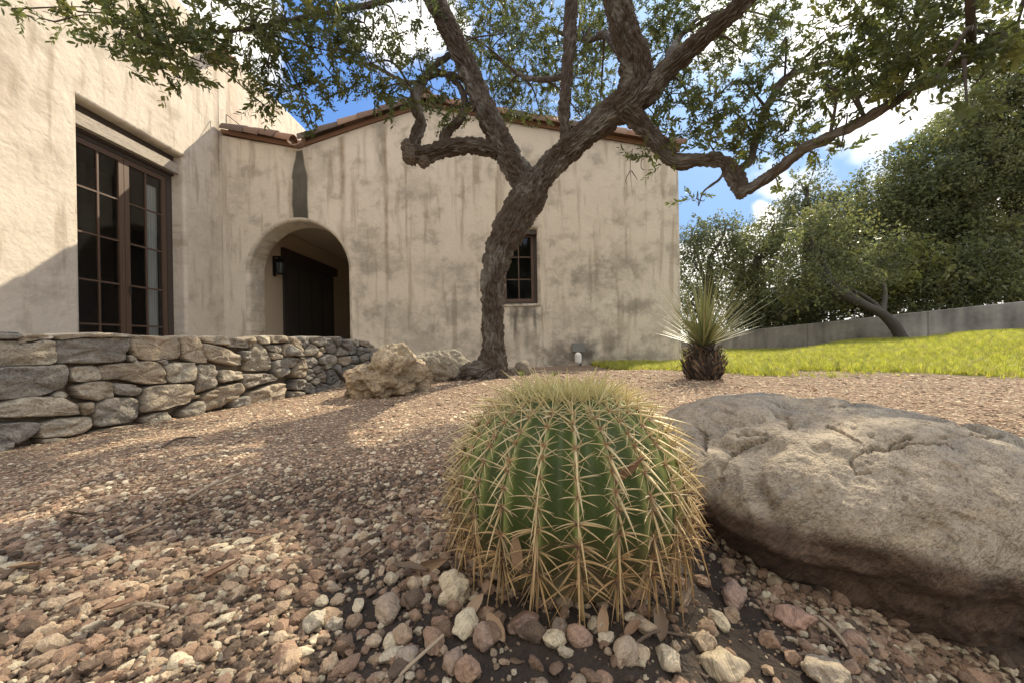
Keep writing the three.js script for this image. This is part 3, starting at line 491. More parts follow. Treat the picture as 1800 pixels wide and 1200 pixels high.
// the big pale boulder beside the cactus
{
  const C = V(1.02, EYE - 0.338, -0.93), RX = 0.66, RZ = 0.445, HU = 0.192, HD = 0.20, NU = 760, NV = 420, pos = [], uv = [], cl = [], ix = [];
  const zz = (q) => q.map((a) => [1160 + a[0] / 2.811, 660 + a[1] / 2.811]);
  const cracks = [[[290, 520], [296, 470], [350, 390], [420, 335], [520, 312], [532, 290], [470, 278], [380, 285]], [[212, 380], [222, 290], [200, 245], [250, 220], [320, 182], [330, 160]], [[975, 492], [945, 430], [950, 400], [1000, 366], [1130, 360], [1150, 330], [1240, 290]], [[1022, 352], [960, 300], [880, 262], [820, 230]], [[1132, 357], [1250, 322], [1450, 342]], [[560, 178], [600, 205], [655, 218], [640, 240]], [[560, 120], [580, 140], [640, 165]], [[1390, 300], [1560, 285], [1700, 300]], [[800, 120], [880, 135], [960, 125]], [[975, 492], [1050, 462]]].map(zz);
  const wid = [3.2, 2.6, 3.0, 2.2, 2.2, 2.4, 1.6, 2.6, 2.0, 1.8];
  const holes = [[1210, 610, 15, 1], [1045, 290, 20, .9], [490, 218, 28, .9], [108, 318, 16, 1], [1480, 240, 26, .7], [1430, 330, 28, .6], [940, 262, 34, .5], [1040, 425, 22, .4], [1690, 442, 18, .4], [778, 688, 8, .5], [720, 222, 40, .35], [1230, 520, 12, .4]].map(([x, y, r, a]) => [1160 + x / 2.811, 660 + y / 2.811, r / 2.811, a]);
  const segD = (px, py, a, b) => { const dx = b[0] - a[0], dy = b[1] - a[1], t = clamp(((px - a[0]) * dx + (py - a[1]) * dy) / (dx * dx + dy * dy)); return Math.hypot(px - a[0] - dx * t, py - a[1] - dy * t); };
  const sp = (a, e) => Math.sign(a) * Math.pow(Math.abs(a), e);
  for (let j = 0; j <= NV; j++) for (let i = 0; i < NU; i++) {
    const v = (j / NV) * Math.PI - Math.PI / 2, qq = i / NU * Math.PI * 2 - Math.PI, ph = -1.85 + qq - 0.62 * Math.sin(qq), cv = sp(Math.cos(v), 0.62), s = Math.sin(v), e = 0.56;
    let x = RX * cv * sp(Math.cos(ph), e), z = -RZ * cv * sp(Math.sin(ph), e), y = s > 0 ? HU * Math.pow(s, 0.9) : -HD * Math.pow(-s, 0.8);
    const under = s < 0 ? 1 : 0;
    if (under) { const k = 1 - 0.05 * sst(0, -0.12, s) + 0.04 * sst(-0.3, -0.8, s); x *= k; z *= k; }
    y *= 1 - 0.85 * sst(-0.30, 0.36, x) * (1 - under);
    const n = V(x / RX / RX, y / HU / HU * 0.6, z / RZ / RZ).normalize();
    let h = 0.03 * fbm(x * 3.4, y * 3.4, z * 3.4, 4) - 0.02 * sst(0.1, 0, Math.abs(fbm(x * 2.3 + 2, y * 2.3, z * 2.3 + 5, 3)))  + 0.009 * fbm(x * 13 + 5, y * 13, z * 13, 4) + 0.0034 * fbm(x * 60, y * 60, z * 60, 3) - 0.006 * sst(0.3, 0.55, fbm(x * 24, y * 24, z * 24 + 2, 2));
    if (under) h += 0.012 * fbm(x * 22, y * 22, z * 22 + 3, 4);
    let px = C.x + x + n.x * h, py = C.y + y + n.y * h, pz = C.z + z + n.z * h, cr = 0, dir = V(0, EYE, 0).sub(V(px, py, pz));
    if (n.dot(dir) > 0 && pz < -0.2 && s > -0.05) {
      const q = toPx(V(px, py, pz)), w0 = q[0] + 13 * fbm(q[0] * .035, q[1] * .035, 1, 4, .65), w1 = q[1] + 13 * fbm(q[0] * .035, q[1] * .035, 7, 4, .65), sc = -pz / 0.8;
      cracks.forEach((c, k) => { let d = 1e9; for (let m = 0; m + 1 < c.length; m++) d = Math.min(d, segD(w0, w1, c[m], c[m + 1])); cr = Math.max(cr, (Math.exp(-((d / (wid[k] * 0.62)) ** 2)) * 0.019 + Math.exp(-((d / 15) ** 2)) * 0.006) * sc * clamp(0.75 + 1.3 * fbm(px * 9, py * 9, pz * 9 + k, 2), 0.15, 1.3)); });
      for (const [hx, hy, hr, ha] of holes) { const d = Math.hypot(w0 - hx, (w1 - hy) * 1.25) / hr; if (d < 2) cr = Math.max(cr, Math.exp(-(d ** 3)) * 0.011 * ha * sc * Math.min(1, hr / 6)); }
      px -= n.x * cr; py -= n.y * cr; pz -= n.z * cr;
    }
    pos.push(px, py, pz); uv.push(x - y * 0.35 + z * 0.25, y * 0.75 - z * 0.75);
    const m = fbm(x * 2.6 + 4, y * 2.6, z * 2.6, 4, 0.6), t = fbm(x * 16, y * 16, z * 16 + 8, 4, 0.65);
    let c = mix3([0.40, 0.335, 0.25], [0.31, 0.288, 0.24], sst(-0.22, 0.25, m + (x + 0.15) * 0.5 + (z < 0 ? 0.05 : 0)));
    c = mix3(c, [0.48, 0.39, 0.27], sst(0.10, 0.38, t) * 0.6); c = mix3(c, [0.15, 0.135, 0.11], sst(0.1, 0.42, -t + 0.3 * m) * 0.5);
    // soil clinging to the lower flank, with a ragged edge
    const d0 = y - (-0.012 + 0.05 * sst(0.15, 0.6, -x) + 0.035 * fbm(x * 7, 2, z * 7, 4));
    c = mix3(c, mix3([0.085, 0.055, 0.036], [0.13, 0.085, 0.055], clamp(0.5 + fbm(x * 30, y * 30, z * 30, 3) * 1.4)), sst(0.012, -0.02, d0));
    cl.push(...c);
  }
  for (let j = 0; j < NV; j++) for (let i = 0; i < NU; i++) { const a = j * NU + i, b = j * NU + (i + 1) % NU, c = a + NU, d = b + NU; ix.push(a, c, b, b, c, d); }
  const g = new THREE.BufferGeometry(); g.setAttribute('position', new THREE.Float32BufferAttribute(pos, 3)); g.setAttribute('uv', new THREE.Float32BufferAttribute(uv, 2)); g.setAttribute('color', new THREE.Float32BufferAttribute(cl, 3)); g.setIndex(ix); g.computeVertexNormals();
  // make sure the faces look outwards
  { const nn = g.attributes.normal, i = Math.floor(NV * 0.9) * NU; if (nn.getY(i) < 0) { for (let k = 0; k < ix.length; k += 3) { const t = ix[k]; ix[k] = ix[k + 1]; ix[k + 1] = t; } g.setIndex(ix); g.computeVertexNormals(); } }
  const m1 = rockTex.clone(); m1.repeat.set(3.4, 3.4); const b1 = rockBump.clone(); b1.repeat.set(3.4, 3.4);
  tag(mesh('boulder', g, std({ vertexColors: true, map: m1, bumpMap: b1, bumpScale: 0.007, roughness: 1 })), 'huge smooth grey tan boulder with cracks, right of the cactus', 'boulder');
}
// garden wall behind the lawn
{
  const N = 60, top = [], pos = [], uv = [], ix = [];
  const x0 = 4.2, x1 = 22;
  const topY = (x) => EYE + 0.33 + (x - 8.7) * 0.112;
  for (let i = 0; i <= N; i++) { const x = lerp(x0, x1, i / N), z = wallZ(x); for (const [dy, o] of [[-1.5, 0], [-0.02, 0], [0, 0.02], [0, 0.28], [-0.02, 0.3], [-1.5, 0.3]]) { pos.push(x + o * 0.58, topY(x) + dy + (dy > -1 ? 0.008 * nz(x * 2, 0, 0) : 0), z - o * 0.81); uv.push(x * 1.23, dy === -1.5 ? topY(x) - 1.5 : topY(x) + o); } }
  for (let i = 0; i < N; i++) for (let k = 0; k < 5; k++) { const a = i * 6 + k, b = a + 6; ix.push(a, b, a + 1, b, b + 1, a + 1); }
  const g = new THREE.BufferGeometry(); g.setAttribute('position', new THREE.Float32BufferAttribute(pos, 3)); g.setAttribute('uv', new THREE.Float32BufferAttribute(uv, 2)); g.setIndex(ix); const gg = g.toNonIndexed(); gg.computeVertexNormals();
  const t = dataTex(1024, 256, (u, v) => { const x = u * 21.9, y = v * 3; let c = 0.25 + 0.26 * fbm(x * 0.8, y * 0.8, 1, 4) + 0.22 * fbm(x * 4, y * 0.5, 5, 4) + 0.06 * fbm(x * 9, y * 9, 3, 3); if (Math.abs(((x + 0.4) % 2.6) - 1.3) < 0.018) c *= 0.6; return [toS(c), toS(c * 0.93), toS(c * 0.83)]; }, { srgb: true }); t.repeat.set(1 / 21.9, 1 / 3);
  tag(mesh('garden_wall', gg, std({ map: t, bumpMap: plasterBump, bumpScale: 0.01, roughness: 1, side: THREE.DoubleSide })), 'long low grey concrete wall behind the lawn', 'garden wall');
}

// ---------------------------------------------------------------- the live oak
// a limb: swept tube with ridged bark; px = [[x, y, width, depth], ...] in survey pixels
function limb(px, seed, opt = {}) {
  const pts = px.map(([x, y, w, d]) => P(x, y, d)), rad = px.map(([x, y, w, d]) => w * 0.93 / 2 / F * d);
  return limb3(pts, rad, seed, opt);
}
function limb3(pts, rad, seed, { bark = 1, res = 0.0045 } = {}) {
  const cv = new THREE.CatmullRomCurve3(pts, false, 'centripetal'), L = cv.getLength(), n = pts.length - 1;
  const rmax = Math.max(...rad), step = Math.max(0.009, res * 2), NR = Math.max(6, Math.ceil(L / step)), NS = clamp(Math.round(2 * Math.PI * rmax / res), 6, 190);
  const C = [], T = []; for (let i = 0; i <= NR; i++) { C.push(cv.getPoint(i / NR)); T.push(cv.getTangent(i / NR)); }
  const r = (t) => { const q = Math.min(n - 1e-6, t * n), k = Math.floor(q), f = q - k; return lerp(rad[k], rad[k + 1], f * f * (3 - 2 * f)); };
  let N = V(0.31, 0.2, 1).cross(T[0]).normalize(); const pos = [], cl = [], ix = []; let v = 0;
  for (let i = 0; i <= NR; i++) {
    N = N.clone().addScaledVector(T[i], -N.dot(T[i])).normalize(); const B = T[i].clone().cross(N), R = r(i / NR); if (i) v += C[i].distanceTo(C[i - 1]);
    for (let j = 0; j < NS; j++) {
      const a = j / NS * 2 * Math.PI, ca = Math.cos(a), sa = Math.sin(a), q = R * 9;            // noise on a cylinder, stretched along the limb
      let h = 0, m = 0;
      if (bark) {
        const X = ca * R, Y = sa * R, wx = 0.012 * nz(X * 9, Y * 9, v * 7 + seed), f = 29;
        const n1 = fbm((X + wx) * f, (Y - wx) * f, v * 6.5 + seed, 3, 0.55), n2 = nz(X * f * 0.5 + 7, Y * f * .5, v * 15 + seed);
        const ridge = 1 - Math.min(1, Math.abs(n1) * 2.7), plate = sst(0.05, 0.3, n2);
        h = (-0.036 * ridge - 0.013 * plate + 0.004 + 0.012 * fbm(X * 8, Y * 8, v * 4 + seed + 3, 3)) * Math.min(1, R / 0.09) * bark;
        m = fbm(X * 6, Y * 6, v * 3 + seed + 20, 4, 0.6);
      } else h = R * 0.12 * nz(ca * 2, sa * 2, v * 20 + seed);
      const w = R + h; pos.push(C[i].x + (N.x * ca + B.x * sa) * w, C[i].y + (N.y * ca + B.y * sa) * w, C[i].z + (N.z * ca + B.z * sa) * w);
      const g = nz(ca * R * 160, sa * R * 160, v * 60); cl.push(...mix3([0.078 + g * .03, 0.060 + g * .025, 0.045 + g * .02], [0.16 + g * .05, 0.147 + g * .05, 0.125 + g * .04], sst(-0.05, 0.35, m)));
    }
  }
  for (let i = 0; i < NR; i++) for (let j = 0; j < NS; j++) { const a = i * NS + j, b = i * NS + (j + 1) % NS, c = a + NS, d = b + NS; ix.push(a, b, c, b, d, c); }
  for (const [row, flip] of [[0, 1], [NR, 0]]) { const k = pos.length / 3, c = C[row], e = r(row / NR) * 0.35 * (flip ? -1 : 1); pos.push(c.x + T[row].x * e, c.y + T[row].y * e, c.z + T[row].z * e); cl.push(0.1, 0.08, 0.06); for (let j = 0; j < NS; j++) { const a = row * NS + j, b = row * NS + (j + 1) % NS; flip ? ix.push(b, a, k) : ix.push(a, b, k); } }
  const g = new THREE.BufferGeometry(); g.setAttribute('position', new THREE.Float32BufferAttribute(pos, 3)); g.setAttribute('color', new THREE.Float32BufferAttribute(cl, 3)); g.setIndex(ix); g.computeVertexNormals(); return g;
}
const barkMat = std({ vertexColors: true, roughness: 1 });
const oak = thing('oak_tree', 'gnarled live oak with forked leaning trunk spreading over the garden', 'tree');
const TD = 3.85;
const LIMBS = {
  trunk: [[862, 668, 80, TD], [866, 640, 60, TD], [867, 600, 46, TD], [866, 540, 46, TD], [867, 490, 49, TD], [878, 440, 58, TD], [902, 392, 68, TD], [926, 350, 73, TD], [940, 316, 66, TD - .02]],
  left: [[938, 345, 50, TD], [917, 312, 54, TD], [898, 285, 50, TD], [881, 252, 48, TD], [863, 215, 46, TD], [845, 175, 45, TD], [826, 130, 44, TD], [803, 80, 42, TD], [776, 25, 40, TD], [748, -30, 38, TD], [700, -110, 34, TD], [640, -190, 26, TD - .1]],
  right: [[930, 345, 50, TD], [958, 304, 52, TD - .05], [985, 275, 51, TD - .1], [1030, 236, 53, TD - .2], [1075, 200, 58, TD - .28], [1110, 172, 68, TD - .35], [1118, 120, 64, TD - .4], [1100, 60, 57, TD - .45], [1085, 0, 50, TD - .5], [1068, -70, 46, TD - .5], [1050, -160, 36, TD - .4]],
  stub: [[875, 268, 30, TD], [845, 258, 35, TD], [805, 256, 34, TD - .02], [770, 265, 35, TD - .04], [742, 272, 36, TD - .06], [724, 268, 34, TD - .07], [716, 262, 26, TD - .07]],
  riser: [[722, 262, 30, TD - .06], [731, 240, 26, TD - .06], [740, 218, 25, TD - .06], [733, 192, 22, TD - .05], [730, 168, 20, TD - .05], [745, 140, 17, TD], [768, 112, 14, TD + .1], [800, 92, 12, TD + .2]],
  riser2: [[783, 258, 24, TD - .03], [783, 236, 22, TD - .03], [798, 220, 19, TD], [812, 205, 18, TD], [817, 188, 16, TD + .03], [812, 160, 13, TD + .08], [790, 135, 11, TD + .15], [760, 120, 9, TD + .2]],
  upright: [[998, 250, 28, TD - .1], [992, 215, 25, TD - .1], [994, 160, 25, TD - .08], [1000, 90, 27, TD - .05], [1003, 25, 28, TD], [1008, -40, 24, TD], [1020, -120, 18, TD]],
  sweep: [[1085, 195, 44, TD - .35], [1130, 168, 50, TD - .4], [1172, 125, 40, TD - .5], [1230, 72, 38, TD - .65], [1300, 10, 36, TD - .85], [1380, -60, 34, TD - 1.1], [1480, -140, 26, TD - 1.3]],
  reach: [[1098, 190, 40, TD - .35], [1128, 218, 38, TD - .38], [1158, 252, 36, TD - .45], [1190, 284, 31, TD - .5], [1232, 281, 28, TD - .55], [1268, 284, 31, TD - .6], [1290, 304, 35, TD - .65], [1300, 328, 34, TD - .68], [1303, 346, 24, TD - .7]],
  bough: [[1300, 340, 22, TD - .7], [1335, 322, 23, TD - .75], [1370, 296, 23, TD - .85], [1410, 264, 24, TD - .95], [1460, 240, 23, TD - 1.1], [1520, 210, 22, TD - 1.25], [1580, 174, 21, TD - 1.4], [1640, 134, 22, TD - 1.55], [1710, 100, 26, TD - 1.7], [1780, 72, 29, TD - 1.8], [1860, 48, 30, TD - 1.9], [1980, 10, 26, TD - 2]],
  arm: [[1290, 300, 14, TD - .65], [1318, 285, 15, TD - .6], [1330, 240, 16, TD - .5], [1348, 190, 17, TD - .45], [1380, 140, 16, TD - .45], [1430, 118, 14, TD - .45], [1490, 100, 11, TD - .45], [1540, 60, 9, TD - .4]],
  twigs: [[1276, 300, 8, TD - .6], [1262, 318, 6, TD - .6], [1238, 336, 4, TD - .6], [1228, 362, 2.5, TD - .6]],
  burl: [[872, 640, 44, TD - .02], [848, 650, 46, TD - .06], [825, 655, 44, TD - .08], [805, 664, 32, TD - .08], [785, 676, 16, TD - .05]],
  root: [[866, 650, 40, TD - .05], [885, 664, 24, TD - .12], [905, 676, 10, TD - .2]],
  back: [[1000, 130, 14, TD], [960, 140, 12, TD + .7], [910, 130, 9, TD + 1.5], [860, 90, 6, TD + 2.0]],
  back5: [[1172, 125, 22, TD - .5], [1180, 90, 16, TD + .3], [1200, 60, 11, TD + .9], [1230, 30, 7, TD + 1.2]],
  back4: [[1090, 90, 22, TD - .4], [1062, 60, 16, TD + .6], [1030, 70, 11, TD + 1.4], [960, 50, 7, TD + 2]],
  back2: [[840, 150, 14, TD + .05], [780, 130, 11, TD + .2], [720, 145, 9, TD + .3], [660, 118, 7, TD + .3], [600, 100, 5, TD + .2]],
  back3: [[730, -20, 16, TD], [640, 10, 14, TD - .3], [540, 30, 11, TD - .6], [440, 50, 9, TD - .9], [330, 60, 7, TD - 1.2], [250, 70, 4, TD - 1.3]],
};
const limbPts = [];
Object.entries(LIMBS).forEach(([k, px], i) => {
  mesh(k === 'trunk' ? 'trunk' : k === 'root' ? 'root' : k === 'burl' ? 'root' : 'limb', limb(px, i * 5.3 + 1), barkMat, oak);
  for (const [x, y, w, d] of px.slice(1)) limbPts.push([P(x, y, d), w / 2 / F * d]);
});
for (const [x, y, z] of [[722, 274, 13], [717, 260, 11], [745, 282, 10]]) { const g = rockGeo([[[0, 0, 0], [1, 1, 1]]], 12, x, 0.55, 3.2); g.deleteAttribute('uv'); setColors(g, () => [0.13, 0.105, 0.08]); g.scale(z / F * TD, z / F * TD * 1.2, z / F * TD); const p = P(x, y, TD - .07); g.translate(p.x, p.y, p.z); mesh('knot', g, barkMat, oak); }

const leafMat = (r, g, b, tr = 0.42) => new THREE.MeshPhysicalMaterial({ color: col(r, g, b), roughness: 0.95, transmission: tr, thickness: 0, specularIntensity: 0.4, clearcoat: 0.5, clearcoatRoughness: 0.35, side: THREE.DoubleSide });
function leafShape(len, wid, fold = 0.25, curl = 0.12) {       // folded little blade along +y, face towards +z
  const rows = [[0, 0.12], [0.3, 0.9], [0.62, 1], [0.86, 0.6]], pos = [], ix = [];
  for (const [t, w] of rows) { const z = -curl * len * t * t; pos.push(-wid / 2 * w, len * t, z + fold * wid / 2 * w, 0, len * t, z, wid / 2 * w, len * t, z + fold * wid / 2 * w); }
  pos.push(0, len, -curl * len); for (let r = 0; r < 3; r++) { const a = r * 3; ix.push(a, a + 1, a + 3, a + 1, a + 4, a + 3, a + 1, a + 2, a + 4, a + 2, a + 5, a + 4); } ix.push(9, 10, 12, 10, 11, 12);
  const g = new THREE.BufferGeometry(); g.setAttribute('position', new THREE.Float32BufferAttribute(pos, 3)); g.setIndex(ix); return g;
}
function twigGeo(seed, n, len, leaf, wid) {
  const R = rng(seed), parts = [];
  for (let i = 0; i < n; i++) {
    const t = 0.12 + 0.88 * i / (n - 1), a = i * 2.4 + R(), k = leaf * (0.7 + 0.6 * R()), g = leafShape(k, k * wid * (0.8 + 0.4 * R()));
    g.applyMatrix4(MX(V(0.012 * Math.sin(t * 5), t * len, 0.012 * Math.cos(t * 4)), eul(0.55 + 0.7 * R(), a, 0.4 * (R() - .5)), 1)); parts.push(g);
  }
  for (let s = 0; s < 2; s++) { const a = s * 1.57, w = 0.0016, g = new THREE.BufferGeometry(); g.setAttribute('position', new THREE.Float32BufferAttribute([-w * Math.cos(a), 0, -w * Math.sin(a), w * Math.cos(a), 0, w * Math.sin(a), 0.012 * Math.sin(5) - w * .4 * Math.cos(a), len, 0.012 * Math.cos(4), 0.012 * Math.sin(5) + w * .4 * Math.cos(a), len, 0.012 * Math.cos(4)], 3)); g.setIndex([0, 1, 2, 1, 3, 2]); parts.push(g); }
  const g = mergeGeometries(parts); g.computeVertexNormals(); return g;
}
// [x, y, rx, ry, depth, twigs] of every clump in survey pixels
const CLUMPS = [
  [20, 15, 50, 18, 2.5, 7], [95, 38, 40, 16, 2.5, 6], [135, 20, 16, 34, 2.5, 5], [200, 10, 70, 26, 2.5, 22], [270, 40, 80, 40, 2.5, 60], [300, 85, 60, 36, 2.5, 40], [215, 88, 44, 16, 2.45, 13], [262, 118, 34, 18, 2.45, 12], [318, 138, 28, 20, 2.5, 12], [345, 70, 34, 40, 2.6, 22],
  [420, 45, 80, 54, 2.8, 90], [470, 110, 60, 60, 2.9, 66], [500, 30, 60, 50, 2.9, 62], [530, 165, 44, 42, 3.0, 34], [452, 175, 30, 24, 3.0, 12], [548, 215, 22, 20, 3.1, 8], [580, 90, 60, 70, 3.1, 80], [640, 40, 70, 50, 3.3, 70], [650, 110, 60, 50, 3.4, 52], [600, 150, 34, 26, 3.3, 14], [690, 165, 44, 28, 3.6, 22], [655, 160, 34, 22, 3.5, 14], [585, 40, 50, 40, 3.2, 40],
  [720, 130, 44, 34, 3.9, 30], [760, 155, 50, 32, 3.9, 44], [790, 190, 28, 24, 3.85, 12], [795, 215, 20, 12, 3.75, 7], [825, 212, 16, 8, 3.8, 4], [700, 60, 44, 40, 3.7, 18], [740, 30, 36, 34, 3.7, 22],
  [850, 40, 70, 50, 5.6, 100], [900, 90, 70, 50, 5.9, 110], [860, 140, 54, 38, 5.9, 84], [930, 150, 54, 40, 6.1, 84], [905, 185, 34, 24, 6.0, 30], [950, 200, 30, 18, 6.0, 16], [940, 40, 60, 46, 5.8, 95], [965, 105, 34, 46, 5.9, 64], [1030, 60, 40, 60, 5.6, 110], [1040, 130, 40, 56, 5.3, 110], [1055, 185, 40, 26, 5.0, 34], [1030, 215, 24, 14, 4.6, 10], [1060, 20, 40, 40, 5.5, 64], [870, -10, 60, 30, 5, 60], [810, 60, 40, 40, 5.0, 40], [880, 60, 70, 60, 4.2, 30], [1010, 90, 40, 60, 4.2, 24],
  [1150, 30, 60, 50, 4.9, 120], [1170, 90, 56, 50, 4.9, 120], [1220, 40, 70, 60, 4.9, 190], [1230, 110, 50, 40, 4.6, 74], [1180, 165, 36, 26, 3.5, 22], [1160, 215, 24, 26, 3.4, 12], [1175, 245, 18, 18, 3.4, 7], [1140, 268, 34, 12, 3.35, 11], [1165, 285, 22, 10, 3.35, 6], [1215, 195, 36, 28, 3.5, 18],
  [1250, 200, 40, 40, 3.4, 34], [1270, 160, 46, 36, 3.4, 36], [1290, 225, 46, 40, 3.3, 36], [1330, 200, 40, 50, 3.3, 38], [1260, 250, 34, 20, 3.2, 15], [1330, 260, 40, 26, 3.2, 22], [1385, 230, 50, 34, 3.1, 30], [1420, 190, 46, 40, 3.1, 32], [1310, 90, 60, 40, 4.3, 66], [1320, 35, 60, 40, 4.5, 90], [1390, 40, 60, 36, 4.5, 80], [1370, 100, 40, 30, 3.2, 18],
  [1450, 150, 60, 40, 2.8, 44], [1500, 110, 56, 46, 2.7, 46], [1520, 165, 50, 28, 2.5, 28], [1560, 90, 60, 60, 2.6, 56], [1500, 40, 70, 46, 2.8, 60], [1590, 30, 60, 44, 2.5, 44], [1620, 90, 50, 40, 2.3, 38], [1590, 140, 40, 22, 2.3, 16], [1660, 50, 60, 50, 2.2, 42], [1690, 110, 44, 34, 2.1, 26], [1740, 60, 60, 50, 2.0, 32], [1730, 130, 40, 20, 2.0, 10], [1640, 150, 26, 16, 2.0, 6], [1700, 180, 24, 16, 1.9, 5], [1790, 100, 30, 30, 1.9, 9], [1790, 20, 30, 40, 2.0, 10], [1480, 255, 24, 12, 2.7, 5], [1370, 330, 20, 8, 3.05, 3], [1225, 350, 18, 14, 3.25, 3], [1430, 270, 34, 18, 2.9, 9],
];
// the rest of the crown, above the picture, as it must be to throw the dappled shade: [x, y, z, rx, ry, rz, twigs]
const ABOVE = [[3.2, 3.2, -2.4, 1.0, .4, .8, 170], [2.2, 2.75, -1.9, .8, .3, .6, 150], [3.4, 3.9, -3.8, 1.1, .5, 1, 110], [1.5, 2.3, -1.5, .6, .2, .4, 60], [3.2, 2.5, -1.6, .8, .3, .6, 110]];
{
  const R = rng(2024), lists = [[], [], []], tints = [[], [], []], br = [], gauss = () => (R() + R() + R() - 1.5) * 0.8;
  const near = (p) => { let b = null, m = 1e9; for (const [q, r] of limbPts) { const d = q.distanceTo(p) + (q.y > p.y + .3 ? .1 : 0); if (d < m) { m = d; b = [q, r]; } } return b; };
  const clump = (c, rx, ry, rz, n) => {
    const [q, lr] = near(c), nb = clamp(Math.round(n / 8), 1, 6), tips = [];
    // one branchlet to the middle of the clump, then finer ones through it
    const bow = c.clone().lerp(q, 0.5).add(V(0.15 * gauss(), 0.12 + 0.1 * gauss(), 0.15 * gauss())), r0 = Math.min(lr * 0.5, 0.010 + 0.0024 * Math.sqrt(n), 0.004 + 0.02 * q.distanceTo(c));
    if (q.distanceTo(c) < 2.2) br.push(limb3([q, bow, c], [r0, r0 * 0.7, 0.005], R() * 90, { bark: 0, res: 0.01 }));
    for (let k = 0; k < nb; k++) { const e = c.clone().add(V(rx * gauss() * 1.3, ry * gauss() * 1.3, rz * gauss() * 1.3)), m = c.clone().lerp(e, 0.5).add(V(0.05 * gauss(), 0.05 * gauss(), 0.05 * gauss())); br.push(limb3([c, m, e], [0.005, 0.0035, 0.0015], R() * 90, { bark: 0, res: 0.006 })); tips.push(c, m, e); }
    for (let k = 0; k < n; k++) {
      let p; do { p = V(2 * R() - 1, 2 * R() - 1, 2 * R() - 1); } while (p.lengthSq() > 1); const l = p.length(); p.multiplyScalar(Math.pow(l, -0.25));
      p = V(c.x + p.x * rx * 1.05, c.y + p.y * ry * 1.05, c.z + p.z * rz * 1.05);
      const out = p.clone().sub(c).normalize().multiplyScalar(0.7).add(V(gauss(), gauss() - 0.1, gauss())).normalize(), t = Math.floor(R() * 3);
      lists[t].push(MX(p.addScaledVector(out, -0.07), new THREE.Quaternion().setFromUnitVectors(V(0, 1, 0), out).multiply(eul(0, R() * 6.28, 0)), 0.75 + 0.5 * R()));
      const y = R(), w = 0.7 + 0.6 * R(); tints[t].push(col(w * lerp(0.9, 1.5, y * y), w * lerp(0.95, 1.25, y * y), w * lerp(1, 0.9, y)));
    }
  };
  for (const [x, y, rx, ry, d, n] of CLUMPS) { const k = d / F; clump(P(x, y, d), rx * k, ry * k, (rx + ry) / 2 * k * 1.1, Math.round(n * (d >= 5 ? 1.35 : x > 840 && x < 1270 ? 0.86 : 0.8))); }
  for (const [x, y, z, rx, ry, rz, n] of ABOVE) clump(V(x, y, z), rx, ry, rz, Math.round(n * 0.4));
  const tm = mergeGeometries(br); const b = mesh('branch', tm, barkMat, oak); b.userData.kind = 'stuff';
  const mat = leafMat(0.115, 0.14, 0.04, 0.55);
  [0, 1, 2].forEach((t) => stuff('foliage', twigGeo(60 + t, 17, 0.17, 0.037, 0.42), mat, lists[t], oak, (i) => tints[t][i]));
  // bare dead twigs hanging before the gable
  const dead = []; for (const [a, b2, c2] of [[[1112, 262], [1108, 290], [1112, 345]], [[1130, 268], [1128, 296], [1138, 300]], [[1108, 300], [1100, 318], [1103, 326]], [[1110, 300], [1118, 312], [1121, 318]], [[640, 150], [652, 168], [655, 172]], [[620, 160], [610, 172], [606, 178]]]) dead.push(limb3([P(...a, 3.4), P(...b2, 3.38), P(...c2, 3.36)], [0.004, 0.003, 0.001], 3, { bark: 0, res: 0.006 }));
  mesh('dead_twig', mergeGeometries(dead), barkMat, oak).userData.kind = 'stuff';
}

